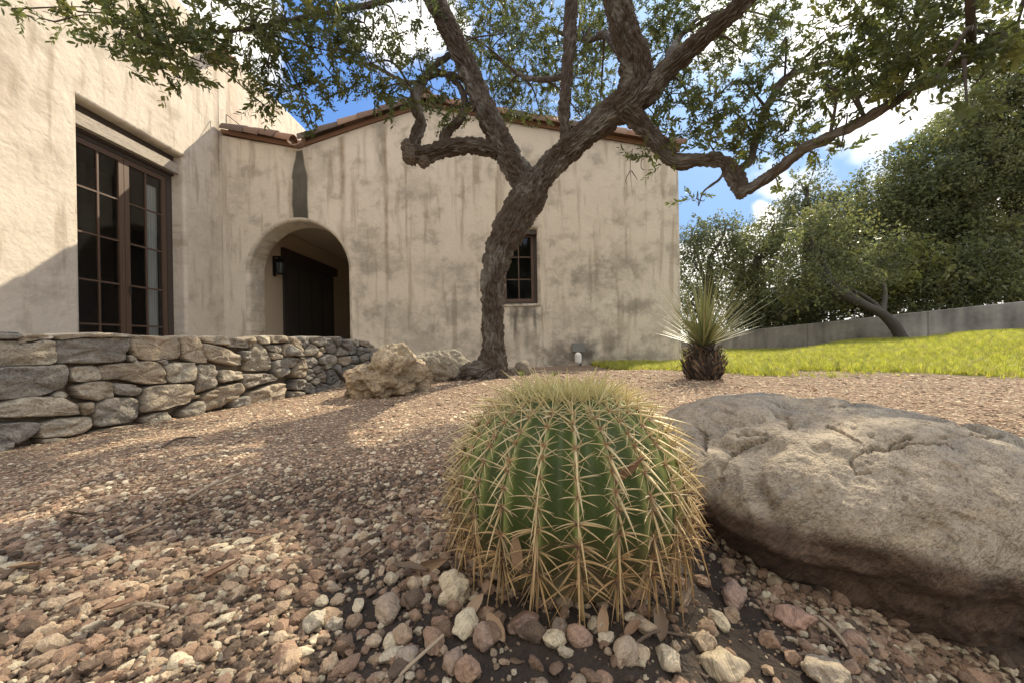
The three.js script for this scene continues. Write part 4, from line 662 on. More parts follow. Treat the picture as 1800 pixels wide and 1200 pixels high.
// ---------------------------------------------------------------- trees and shrubs beyond the garden wall
{
  function tuft(seed, n, rad, leaf) {
    const R = rng(seed), pos = [], ix = [];
    for (let i = 0; i < n; i++) {
      let p; do { p = V(2 * R() - 1, 2 * R() - 1, 2 * R() - 1); } while (p.lengthSq() > 1); p.multiplyScalar(rad);
      const q = eul(R() * 6.28, R() * 6.28, R() * 6.28), l = leaf * (0.6 + 0.8 * R()), w = l * 0.27, b = pos.length / 3;
      for (const c of [[0, 0, 0], [-w, l * .5, .3 * w], [0, l, 0], [w, l * .5, .3 * w]]) { const v = V(...c).applyQuaternion(q).add(p); pos.push(v.x, v.y, v.z); } ix.push(b, b + 1, b + 2, b, b + 2, b + 3);
    }
    const g = new THREE.BufferGeometry(); g.setAttribute('position', new THREE.Float32BufferAttribute(pos, 3)); g.setIndex(ix); g.computeVertexNormals(); return g;
  }
  const tufts = [tuft(1, 40, 0.30, 0.075), tuft(2, 26, 0.25, 0.12)];
  const mats = [leafMat(0.165, 0.19, 0.07, 0.58), leafMat(0.125, 0.15, 0.068, 0.55), leafMat(0.23, 0.25, 0.065, 0.58)];
  // [label, category, base pixel, depth, trunk pixels, crown lobes [x, y, rx, ry, depth, clumps], material]
  const TREES = [
    ['dark slim cedar tree rising to a point beside the white cloud bank', 'tree', [[1425, 590, 26, 14.5], [1422, 480, 20, 14.5], [1420, 380, 12, 14.5], [1419, 330, 5, 14.5]], [[1420, 345, 24, 46, 14.5, 60], [1420, 410, 42, 50, 14.5, 120], [1425, 480, 52, 60, 14.5, 150], [1395, 370, 22, 24, 14.5, 26], [1450, 352, 22, 20, 14.5, 22]], 1],
    ['far bushy tree directly right of the house corner', 'tree', [[1240, 600, 20, 15], [1245, 520, 16, 15], [1250, 450, 8, 15]], [[1225, 470, 40, 60, 15, 140], [1260, 440, 50, 46, 15, 130], [1215, 420, 24, 30, 15, 40], [1265, 540, 60, 50, 15, 130], [1205, 540, 40, 50, 15, 80], [1275, 395, 22, 18, 15, 22]], 1],
    ['rounded oak left of the slim cedar tree, behind the spiky plant', 'tree', [[1330, 600, 22, 14], [1325, 520, 18, 14], [1330, 450, 9, 14]], [[1330, 450, 44, 42, 14, 130], [1360, 410, 34, 40, 14, 80], [1310, 430, 34, 26, 14, 50], [1345, 520, 60, 50, 14, 170], [1300, 510, 40, 40, 14, 90], [1380, 545, 50, 40, 13.6, 100]], 0],
    ['broad oak between the slim cedar and the tallest tree', 'tree', [[1560, 590, 30, 14], [1555, 500, 24, 14], [1560, 420, 12, 14]], [[1510, 380, 60, 46, 14, 190], [1560, 340, 50, 46, 14, 170], [1480, 430, 50, 50, 14, 160], [1580, 420, 70, 60, 14, 260], [1530, 480, 70, 50, 13.5, 240], [1600, 350, 50, 50, 14, 150]], 0],
    ['tall oak standing in front of the white cloud, left of the tallest tree', 'tree', [[1700, 600, 36, 13.5], [1690, 480, 28, 13.5], [1680, 380, 20, 13.5], [1670, 290, 9, 13.5]], [[1640, 300, 60, 56, 13.5, 240], [1690, 250, 60, 54, 13.5, 240], [1630, 380, 70, 60, 13.2, 270], [1700, 350, 80, 70, 13.2, 330], [1720, 440, 90, 60, 13, 320], [1650, 470, 80, 50, 13, 250]], 0],
    ['tallest tree at the right edge with a crooked trunk behind the wall', 'tree', [[1800, 560, 30, 11.5], [1780, 490, 26, 11.5], [1785, 440, 22, 11.5], [1800, 380, 20, 11.5], [1810, 260, 12, 11.5]], [[1750, 170, 46, 50, 11.6, 130], [1790, 130, 50, 50, 11.6, 170], [1780, 230, 70, 60, 11.6, 260], [1740, 290, 60, 60, 11.6, 220], [1830, 300, 80, 80, 11.6, 240], [1790, 370, 80, 60, 11.6, 240], [1850, 200, 70, 90, 11.6, 220], [1700, 215, 34, 34, 11.7, 60]], 0],
    ['low bright green shrub behind the middle of the garden wall', 'shrub', [[1530, 590, 10, 12.3], [1528, 560, 8, 12.3], [1530, 530, 4, 12.3]], [[1530, 500, 60, 40, 12.4, 190], [1480, 520, 40, 30, 12.5, 90], [1590, 470, 60, 46, 12.4, 190], [1490, 465, 34, 26, 12.6, 60]], 2],
    ['dark shrub spreading behind the wall near its left end', 'shrub', [[1400, 600, 10, 13.6], [1398, 570, 8, 13.6], [1400, 540, 4, 13.6]], [[1400, 540, 70, 34, 13.3, 170], [1460, 560, 60, 26, 13.1, 120], [1330, 560, 50, 24, 13.7, 90]], 1],
    ['olive shrub behind the right end of the garden wall', 'shrub', [[1700, 560, 10, 11.4], [1698, 540, 8, 11.4], [1700, 510, 4, 11.4]], [[1690, 490, 60, 36, 11.5, 200], [1740, 460, 60, 40, 11.4, 190], [1640, 520, 50, 26, 11.7, 120], [1770, 510, 50, 26, 11.2, 120], [1600, 545, 40, 18, 11.9, 60]], 0],
    ['leaning oak whose bare trunk stands on the lawn before the wall', 'tree', [[1590, 606, 19, 10.2], [1574, 575, 17, 10.2], [1552, 552, 15, 10.2], [1525, 538, 13, 10.25], [1490, 520, 18, 10.4], [1462, 500, 13, 10.8], [1440, 470, 8, 11.2]], [[1470, 495, 60, 34, 10.7, 60], [1430, 430, 46, 44, 11.4, 70], [1500, 430, 60, 40, 11.4, 70], [1400, 500, 44, 30, 11.2, 40], [1540, 470, 46, 30, 11.2, 40], [1450, 380, 40, 30, 11.5, 34]], 0],
  ];
  // trees at the viewer's back, which the small window mirrors
  for (const [label, x, z, h] of [['oak shrub at the near end of the garden, mirrored in the small window', 0.4, 10, 7], ['second oak shrub at the near end of the garden, taller and further right', 3.5, 11.5, 5.0]]) {
    const t = thing('background_shrub', label, 'shrub'), R = rng(900 + h * 10), g = limb3([V(x, -0.3, z), V(x + .1, h * .4, z), V(x, h * .8, z)], [0.12, 0.09, 0.04], 3, { bark: 0, res: 0.03 }); g.deleteAttribute('color'); mesh('trunk', g, std({ color: col(0.105, 0.09, 0.075) }), t);
    const l = []; for (let i = 0; i < 800; i++) { const a = R() * 6.28, u = R(), r = 2.4 * Math.sqrt(R()) * Math.sqrt(Math.sin(Math.PI * (0.12 + .8 * u))); l.push(MX(V(x + r * Math.cos(a), 0.5 + u * (h - .5), z + r * Math.sin(a)), eul(R() * 6, R() * 6, R() * 6), 1.2 + .5 * R())); } stuff('crown', tufts[1], mats[1], l, t);
  }
  TREES.forEach(([label, cat, tr, lobes, mi], k) => {
    const t = thing(cat === 'tree' ? 'background_tree' : 'background_shrub', label, cat), R = rng(300 + k), base = P(tr[0][0], tr[0][1], tr[0][3]);
    const foot = [P(tr[0][0], tr[0][1], tr[0][3])]; foot[0].y = Math.min(foot[0].y, groundY(base.x, base.z)) - 0.1;
    const pts = [foot[0], ...tr.map(([x, y, w, d]) => P(x, y, d))].filter((p, i, a) => !i || p.distanceTo(a[i - 1]) > 0.05), ws = [tr[0], ...tr]; const rad = ws.slice(ws.length - pts.length).map(([, , w, d]) => w / 2 / F * d);
    const m = std({ color: col(0.075, 0.065, 0.055), roughness: 1 });
    const g = limb3(pts, rad, k + 1, { bark: 0, res: 0.03 }); g.deleteAttribute('color'); mesh('trunk', g, m, t);
    const lists = [[], []], br = [], tint = [[], []];
    for (const [x, y, rx, ry, d, n] of lobes) {
      const c = P(x, y, d), s = d / F, rz = (rx + ry) / 2 * s, q = pts[Math.min(pts.length - 1, 2 + Math.floor(R() * (pts.length - 2)))];
      br.push(limb3([q, q.clone().lerp(c, .5).add(V(.3 * (R() - .5), .3 * (R() - .3), .3 * (R() - .5))), c], [0.07, 0.05, 0.025], k, { bark: 0, res: 0.03 }));
      for (let j = 0; j < 4; j++) { const e = c.clone().add(V((R() - .5) * 1.7 * rx * s, (R() - .5) * 1.7 * ry * s, (R() - .5) * 1.7 * rz)); br.push(limb3([c, c.clone().lerp(e, .5).add(V(.1 * (R() - .5), .1, 0)), e], [0.022, 0.016, 0.006], k, { bark: 0, res: 0.03 })); }
      for (let i = 0; i < n * 1.05; i++) {
        let p; do { p = V(2 * R() - 1, 2 * R() - 1, 2 * R() - 1); } while (p.lengthSq() > 1); const l = p.length() || 1; p.multiplyScalar(Math.pow(l, -0.45));
        if (fbm(c.x * 1.1 + p.x * rx * s * 1.9, c.y * 1.1 + p.y * ry * s * 1.9, c.z + p.z * rz * 1.9, 2) < -0.10 - 0.2 * R()) continue;
        const bump = 0.85 + 0.5 * (0.5 + fbm(p.x * 2.3 + x, p.y * 2.3 + y, p.z * 2.3, 2)), f = i & 1;
        lists[f].push(MX(V(c.x + p.x * rx * s * bump, c.y + p.y * ry * s * bump, c.z + p.z * rz * bump), eul(R() * 6.28, R() * 6.28, R() * 6.28), 0.7 + 0.6 * R()));
        const w = 0.6 + 0.8 * R(), yl = R() ** 3; tint[f].push(col(w * (1 + .4 * yl), w * (1 + .2 * yl), w));
      }
    }
    const bg = mergeGeometries(br); bg.deleteAttribute('color'); mesh('branch', bg, m, t).userData.kind = 'stuff';
    [0, 1].forEach((f) => stuff('crown', tufts[f], mats[mi], lists[f], t, (i) => tint[f][i]));
  });
}

// ---------------------------------------------------------------- golden barrel cactus
const CC = V(0.092, 0, -0.668);
CC.y = EYE - 0.352;
{
  const RIBS = 23, H = 0.262, R0 = 0.182;
  const cactus = thing('barrel_cactus', 'round green barrel cactus bristling with long pale yellow spines', 'cactus', CC);
  // profile, t 0 (foot) .. 1 (crown)
  const prof = (t) => { const a = lerp(-0.62, Math.PI / 2, t), c = Math.cos(a), s = Math.sin(a); return [R0 * Math.sign(c) * Math.pow(Math.abs(c), 0.74), a < 0 ? 0.098 + s * 0.165 : 0.098 + (H - 0.098) * Math.pow(s, 0.92) - 0.018 * sst(0.86, 1, t)]; };
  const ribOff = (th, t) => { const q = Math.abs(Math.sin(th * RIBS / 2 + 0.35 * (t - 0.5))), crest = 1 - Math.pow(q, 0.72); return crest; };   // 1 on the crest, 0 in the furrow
  const dep = (t) => 0.026 * sst(0.0, 0.15, t) * (1 - 0.86 * sst(0.75, 1, t)) + 0.004;
  const NU = RIBS * 18, NV = 110, pos = [], cl = [], ix = [], uv = [];
  const at = (th, t) => { const [r, y] = prof(t), k = r + dep(t) * (ribOff(th, t) - 0.75); return [Math.cos(th) * k, y, Math.sin(th) * k]; };
  for (let j = 0; j <= NV; j++) for (let i = 0; i < NU; i++) {
    const th = i / NU * 2 * Math.PI, t = j / NV, p = at(th, t); pos.push(...p); uv.push(th * 0.17, t * 0.4);
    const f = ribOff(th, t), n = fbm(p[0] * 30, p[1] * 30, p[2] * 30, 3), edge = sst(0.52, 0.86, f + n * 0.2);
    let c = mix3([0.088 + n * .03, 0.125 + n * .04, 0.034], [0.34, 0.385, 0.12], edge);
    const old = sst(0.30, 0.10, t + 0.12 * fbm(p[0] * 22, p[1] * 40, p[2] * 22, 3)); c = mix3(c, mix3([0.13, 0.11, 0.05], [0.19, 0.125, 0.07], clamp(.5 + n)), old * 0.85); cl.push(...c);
  }
  for (let j = 0; j < NV; j++) for (let i = 0; i < NU; i++) { const a = j * NU + i, b = j * NU + (i + 1) % NU, c = a + NU, d = b + NU; ix.push(a, c, b, b, c, d); }
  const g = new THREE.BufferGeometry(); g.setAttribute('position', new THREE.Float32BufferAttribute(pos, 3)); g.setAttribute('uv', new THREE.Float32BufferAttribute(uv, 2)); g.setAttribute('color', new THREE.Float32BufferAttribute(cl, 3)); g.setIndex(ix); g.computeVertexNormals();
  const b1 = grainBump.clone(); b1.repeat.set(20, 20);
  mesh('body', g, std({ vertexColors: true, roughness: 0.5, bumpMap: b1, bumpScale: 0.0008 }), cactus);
  const spMat = new THREE.MeshPhysicalMaterial({ vertexColors: true, roughness: 0.95, transmission: 0.3, thickness: 0, clearcoat: 0.4, clearcoatRoughness: 0.3 });
  const R = rng(4242);
  function spine(o, dir, len, r, bend, c0, c1, flat, acc) {        // tapered, curved, four-sided
    const side = V(dir.y, dir.z, dir.x).cross(dir).normalize(), up = dir.clone().cross(side), n = 5, b0 = acc.pos.length / 3;
    for (let k = 0; k <= n; k++) { const t = k / n, p = o.clone().addScaledVector(dir, len * t).addScaledVector(bend, len * t * t), w = r * (1 - Math.pow(t, 1.4)) + 0.00012, c = mix3(c0, c1, sst(0, 0.25, t)), c2 = mix3(c, [c1[0] * 0.75, c1[1] * 0.6, c1[2] * 0.5], sst(0.82, 1, t));
      for (let m = 0; m < 4; m++) { const a = m * Math.PI / 2; acc.pos.push(p.x + (side.x * Math.cos(a) * flat + up.x * Math.sin(a)) * w, p.y + (side.y * Math.cos(a) * flat + up.y * Math.sin(a)) * w, p.z + (side.z * Math.cos(a) * flat + up.z * Math.sin(a)) * w); acc.cl.push(...c2); } }
    for (let k = 0; k < n; k++) for (let m = 0; m < 4; m++) { const a = b0 + k * 4 + m, b = b0 + k * 4 + (m + 1) % 4; acc.ix.push(a, b, a + 4, b, b + 4, a + 4); }
  }
  for (let q = 0; q < RIBS; q++) for (let k = 0; k < 13; k++) {
    const t = 0.115 + 0.845 * Math.pow((k + 0.5 * (q % 2) * 0.6 + 0.55 * R()) / 13, 0.93), th = (q * Math.PI + -0.35 * (t - 0.5)) * 2 / RIBS, p = V(...at(th, t)), e = 0.004;
    const tt = V(...at(th, t + e)).sub(V(...at(th, t - e))).normalize(), tan = V(-Math.sin(th), 0, Math.cos(th)), nr = tan.clone().cross(tt).normalize(); if (nr.x * Math.cos(th) + nr.z * Math.sin(th) + nr.y * 0.5 < 0) nr.negate();
    const young = sst(0.72, 0.95, t), old = sst(0.50, 0.16, t), acc = { pos: [], cl: [], ix: [] };
    const pale = mix3(mix3([0.82, 0.68, 0.37], [0.82, 0.74, 0.33], young), [0.62, 0.40, 0.16], old), base = mix3([0.42, 0.22, 0.09], [0.66, 0.5, 0.18], young);
    const down = tt.clone().negate(), out = (a, el) => tan.clone().multiplyScalar(Math.cos(a)).addScaledVector(tt, Math.sin(a)).multiplyScalar(Math.cos(el)).addScaledVector(nr, Math.sin(el)).normalize();
    const jit = () => (R() - .5), nrad = 7 + Math.floor(R() * 3) + (young > .3 ? 2 : 0), size = lerp(lerp(1, 1.12, old), 1.12, young);
    for (let m = 0; m < nrad; m++) { if (R() < 0.1) continue; const a = m / nrad * 6.283 + 0.35 * jit(), el = 0.28 + 0.22 * jit() + 0.55 * young; const v = 0.85 + 0.35 * jit(); spine(p, out(a, el), (0.019 + 0.015 * R()) * size, (0.00062 + .0003 * old) * (0.8 + .4 * R()), down.clone().multiplyScalar(0.05 + 0.10 * old).addScaledVector(nr, -0.08), base, pale.map((x) => x * v), 1.25, acc); }
    for (let m = 0; m < 4; m++) { const a = [-1.571, 0.4, 2.74, 1.571][m] + 0.35 * jit(), el = (m === 0 ? 0.62 : 0.78) + 0.25 * jit() + 0.35 * young - 0.25 * old, v = 0.92 + 0.3 * jit(), ln = (m === 0 ? 0.046 + 0.026 * old : 0.038 + 0.008 * old) * (0.85 + 0.35 * R()) * size; if (m === 3 && R() < 0.4) continue; spine(p, out(a, el), ln, (m === 0 ? 0.0014 + 0.0008 * old : 0.00095 + .0004 * old), down.clone().multiplyScalar((m === 0 ? 0.22 : 0.12) + 0.25 * old), base, pale.map((x) => x * v), 1.5, acc); }
    if (old > 0.15) for (let m = 0; m < 9 * old; m++) { const a = R() * 6.28, lo = R() < .5; spine(p.clone().addScaledVector(nr, 0.002), out(a, 0.2 + 0.7 * R()), 0.026 + 0.03 * R(), 0.0009, down.clone().multiplyScalar(0.4 * R()), base, pale.map((x) => x * (lo ? .6 : .95)), 1.3, acc); }
    if (old > 0.2) for (let m = 0; m < 5 * old; m++) { const a = R() * 6.28; spine(p.clone().addScaledVector(nr, 0.003), out(a, 0.3 + 0.5 * R()), 0.02 + 0.02 * R(), 0.0006, V(jit(), jit(), jit()).multiplyScalar(0.8), [0.10, 0.05, 0.025], [0.17, 0.085, 0.04], 1, acc); }
    // the woolly cushion
    for (let m = 0; m < 9; m++) spine(p.clone().addScaledVector(tan, 0.003 * jit()).addScaledVector(tt, 0.006 * jit()), out(R() * 6.28, 0.5 + R()), 0.004 + 0.003 * R(), 0.0016, V(0, 0, 0), mix3([0.36, 0.19, 0.09], [0.62, 0.5, 0.25], young), mix3([0.45, 0.28, 0.14], [0.7, 0.6, 0.33], young), 1, acc);
    const sg = new THREE.BufferGeometry(); sg.setAttribute('position', new THREE.Float32BufferAttribute(acc.pos, 3)); sg.setAttribute('color', new THREE.Float32BufferAttribute(acc.cl, 3)); sg.setIndex(acc.ix); sg.computeVertexNormals();
    mesh('spine_cluster', sg, spMat, cactus);
  }
  // dense pale bristles of the crown
  { const acc = { pos: [], cl: [], ix: [] }; for (let m = 0; m < 460; m++) { const th = R() * 6.28, t = 0.80 + 0.19 * Math.sqrt(R()), p = V(...at(th, t)), v = 0.85 + .3 * R(); spine(p, V(Math.cos(th) * (1.3 - t) * 1.6 + .9 * (R() - .5), 1, Math.sin(th) * (1.3 - t) * 1.6 + .9 * (R() - .5)).normalize(), 0.022 + 0.026 * R(), 0.0008, V((R() - .5) * .3, -.1, (R() - .5) * .3), [0.62, 0.5, 0.2], [0.84 * v, 0.78 * v, 0.40 * v], 1.2, acc); }
    const sg = new THREE.BufferGeometry(); sg.setAttribute('position', new THREE.Float32BufferAttribute(acc.pos, 3)); sg.setAttribute('color', new THREE.Float32BufferAttribute(acc.cl, 3)); sg.setIndex(acc.ix); sg.computeVertexNormals(); mesh('crown_spines', sg, spMat, cactus).userData.kind = 'stuff'; }
}

// ---------------------------------------------------------------- sotol with its stubby trunk of old leaf bases
{
  const c = P(1237, 668, 3.8); c.y = groundY(c.x, c.z) - 0.01; const R = rng(515), k = 3.8 / F;
  const s = thing('sotol_plant', 'spiky sotol with narrow upright leaves on a shaggy dark stump', 'spiky plant', c);
  const rad = 33 * k, h = 60 * k, prof = (t) => rad * (t < 0.42 ? lerp(0.72, 1, Math.sin(t / 0.42 * 1.57)) : lerp(0.42, 1, Math.cos((t - 0.42) / 0.58 * 1.45)));
  const lp = []; for (let i = 0; i <= 14; i++) lp.push(new THREE.Vector2(prof(i / 14) * 0.9 + 0.002, i / 14 * h)); mesh('stump', new THREE.LatheGeometry(lp, 28), std({ color: col(0.045, 0.035, 0.028), roughness: 1 }), s);
  const bases = [[0.15, 0.10, 0.065], [0.09, 0.065, 0.047], [0.055, 0.042, 0.033], [0.22, 0.155, 0.105]].map((q) => std({ color: col(...q), roughness: 0.9, side: THREE.DoubleSide }));
  const bg = [0, 1].map((v) => { const g = leafShape(0.075 + .02 * v, 0.026, 0.5, 0.3); g.computeVertexNormals(); return g; });
  for (let i = 0; i < 230; i++) { const t = (i + .5) / 230, a = i * 2.39996, r = prof(t * 0.98); const m = mesh('leaf_base', bg[i & 1], bases[Math.floor(R() * (t > .6 ? 3 : 4))], s); m.position.set(Math.cos(a) * r * 0.9, t * h - 0.02, Math.sin(a) * r * 0.9); m.quaternion.copy(eul(0, -a + Math.PI / 2, 0)).multiply(eul(t > 0.75 ? 0.9 + R() * .7 : 0.5 + 0.75 * R(), 0, 0.35 + 0.6 * (R() - .5))); }
  const lm = [[0.27, 0.29, 0.13], [0.33, 0.335, 0.14], [0.21, 0.24, 0.11], [0.42, 0.39, 0.19]].map((q) => new THREE.MeshPhysicalMaterial({ color: col(...q), roughness: 0.5, transmission: 0.25, thickness: 0, side: THREE.DoubleSide }));
  const dryM = std({ color: col(0.40, 0.32, 0.2), side: THREE.DoubleSide });
  const bladeGeo = (len, w, curl, sway) => { const pos = [], ix = [], n = 12; for (let i = 0; i <= n; i++) { const t = i / n, q = w / 2 * (t < .06 ? 1.3 : Math.pow(1 - t, 0.75) + 0.02), y = len * t, z = curl * len * t * t, x = sway * len * t * t * t; pos.push(x - q, y, z, x, y, z - q * 0.5, x + q, y, z); } for (let i = 0; i < n; i++) for (let m = 0; m < 2; m++) { const a = i * 3 + m; ix.push(a, a + 1, a + 3, a + 1, a + 4, a + 3); } const g = new THREE.BufferGeometry(); g.setAttribute('position', new THREE.Float32BufferAttribute(pos, 3)); g.setIndex(ix); g.computeVertexNormals(); return g; };
  const blade = (aIn, tilt, len, mat, name = 'leaf', curl = 0.06) => { const m = mesh(name, bladeGeo(len, 0.017 + .006 * R(), curl, 0.06 * (R() - .5)), mat, s); m.position.set(0.02 * (R() - .5), h * 0.93, 0.02 * (R() - .5)); m.quaternion.copy(eul(0, aIn, 0)).multiply(eul(tilt, 0, 0)); };
  // outlying leaves read off the photograph: tip pixel -> direction
  for (const [x, y] of [[1150, 475], [1188, 470], [1219, 452], [1239, 455], [1254, 470], [1262, 462], [1276, 478], [1290, 472], [1306, 482], [1320, 492], [1340, 484], [1366, 511], [1362, 524], [1328, 530], [1322, 548], [1338, 558], [1340, 573], [1206, 553], [1203, 572], [1206, 592], [1300, 588], [1248, 480], [1268, 500], [1228, 500], [1200, 520], [1286, 515], [1312, 560]]) { const dx = (x - 1240) * k, dy = (607 - y) * k, dz = 0.35 * (R() - .4) * Math.hypot(dx, dy), v = V(dx, dy, dz), L = v.length(); blade(Math.atan2(dx, dz), Math.atan2(Math.hypot(dx, dz), dy) - 0.06, L * 1.08, lm[Math.floor(R() * 3)], 'leaf', 0.05); }
  for (let i = 0; i < 165; i++) { const a = R() * 6.283, tl = 0.08 + 1.12 * Math.pow(R(), 0.8); blade(a, tl, (0.92 - 0.40 * tl) * (0.75 + 0.4 * R()), lm[Math.floor(R() * 4)]); }
  for (let i = 0; i < 26; i++) blade(R() * 6.283, 1.35 + 0.7 * R(), 0.16 + 0.14 * R(), dryM, 'dry_leaf', 0.3);
}

// ---------------------------------------------------------------- lawn and small weeds
{
  const R = rng(33), tuft = (seed, n, hgt) => { const Q = rng(seed), pos = [], ix = []; for (let i = 0; i < n; i++) { const a = Q() * 6.28, x = 0.03 * (Q() - .5), z = 0.03 * (Q() - .5), l = hgt * (0.5 + 0.7 * Q()), w = 0.0022 + .001 * Q(), lean = 0.25 + 0.75 * Q(), b = pos.length / 3; for (let k = 0; k <= 3; k++) { const t = k / 3, o = lean * l * t * t, y = l * t * (1 - 0.25 * lean * t), q = w * (1 - t * 0.9); pos.push(x + Math.cos(a) * o - Math.sin(a) * q, y, z + Math.sin(a) * o + Math.cos(a) * q, x + Math.cos(a) * o + Math.sin(a) * q, y, z + Math.sin(a) * o - Math.cos(a) * q); } for (let k = 0; k < 3; k++) { const c = b + k * 2; ix.push(c, c + 1, c + 2, c + 1, c + 3, c + 2); } } const g = new THREE.BufferGeometry(); g.setAttribute('position', new THREE.Float32BufferAttribute(pos, 3)); g.setIndex(ix); g.computeVertexNormals(); return g; };
  const list = [], tint = [];
  for (let i = 0; i < 260000 && list.length < 90000; i++) {
    const d = 3.2 * Math.pow(4.6, Math.sqrt(R())), x = d * (-0.1 + 1.65 * R()) + 1.2, z = -d; if (x > 1.7 && x < 22) { const k = lawn(x, z); if (R() > k * k * 0.95 + (k > 0.02 ? 0.03 : 0)) continue; if (z < wallZ(x) + 0.05 && x > 4) continue; if (x < FX1 + .05 && z < -FD) continue;
      list.push(MX(V(x, groundY(x, z) - 0.004, z), eul(0, R() * 6.28, 0), lerp(0.5, 1.0, k) * (0.7 + 0.6 * R()) * (d > 7 ? 1.3 : 1))); const w = 0.5 + 0.9 * R(), y = R(); tint.push(R() < 0.10 ? col(w * 1.3, w * 1.0, w * 2.2) : col(w * (1 + 0.3 * y), w * (1 + 0.1 * y), w * 0.9)); }
  }
  const half = list.length >> 1, mt = leafMat(0.40, 0.45, 0.065, 0.58);
  const lawnG = new THREE.Group(); lawnG.name = 'grass'; scene.add(lawnG); tag(lawnG, 'bright yellow green lawn grass lit from behind', 'grass', null, 'stuff');
  stuff('blades', tuft(1, 9, 0.085), mt, list.slice(0, half), lawnG, (i) => tint[i]); stuff('blades', tuft(2, 9, 0.075), mt, list.slice(half), lawnG, (i) => tint[half + i]);
  // weeds at the foot of the oak and by the cactus
  const weedM = leafMat(0.16, 0.20, 0.05, 0.5);
  for (const [x, y, d, lab] of [[917, 652, 3.7, 'tiny green weed seedling left of the white wall fitting, near the oak'], [973, 656, 3.7, 'tiny yellow green seedling midway between the oak and the white wall fitting']]) { const p = P(x, y, d); p.y = groundY(p.x, p.z); const w = thing('weed', lab, 'weed', p); for (let i = 0; i < 7; i++) { const g = leafShape(0.05, 0.026); g.computeVertexNormals(); const m = mesh('leaf', g, weedM, w); m.position.y = 0.02 + .03 * (i / 7); m.quaternion.copy(eul(0, i * 2.4, 0)).multiply(eul(0.9, 0, 0)); } mesh('stem', new THREE.CylinderGeometry(0.002, 0.003, 0.06, 5).translate(0, 0.03, 0), weedM, w); }
}

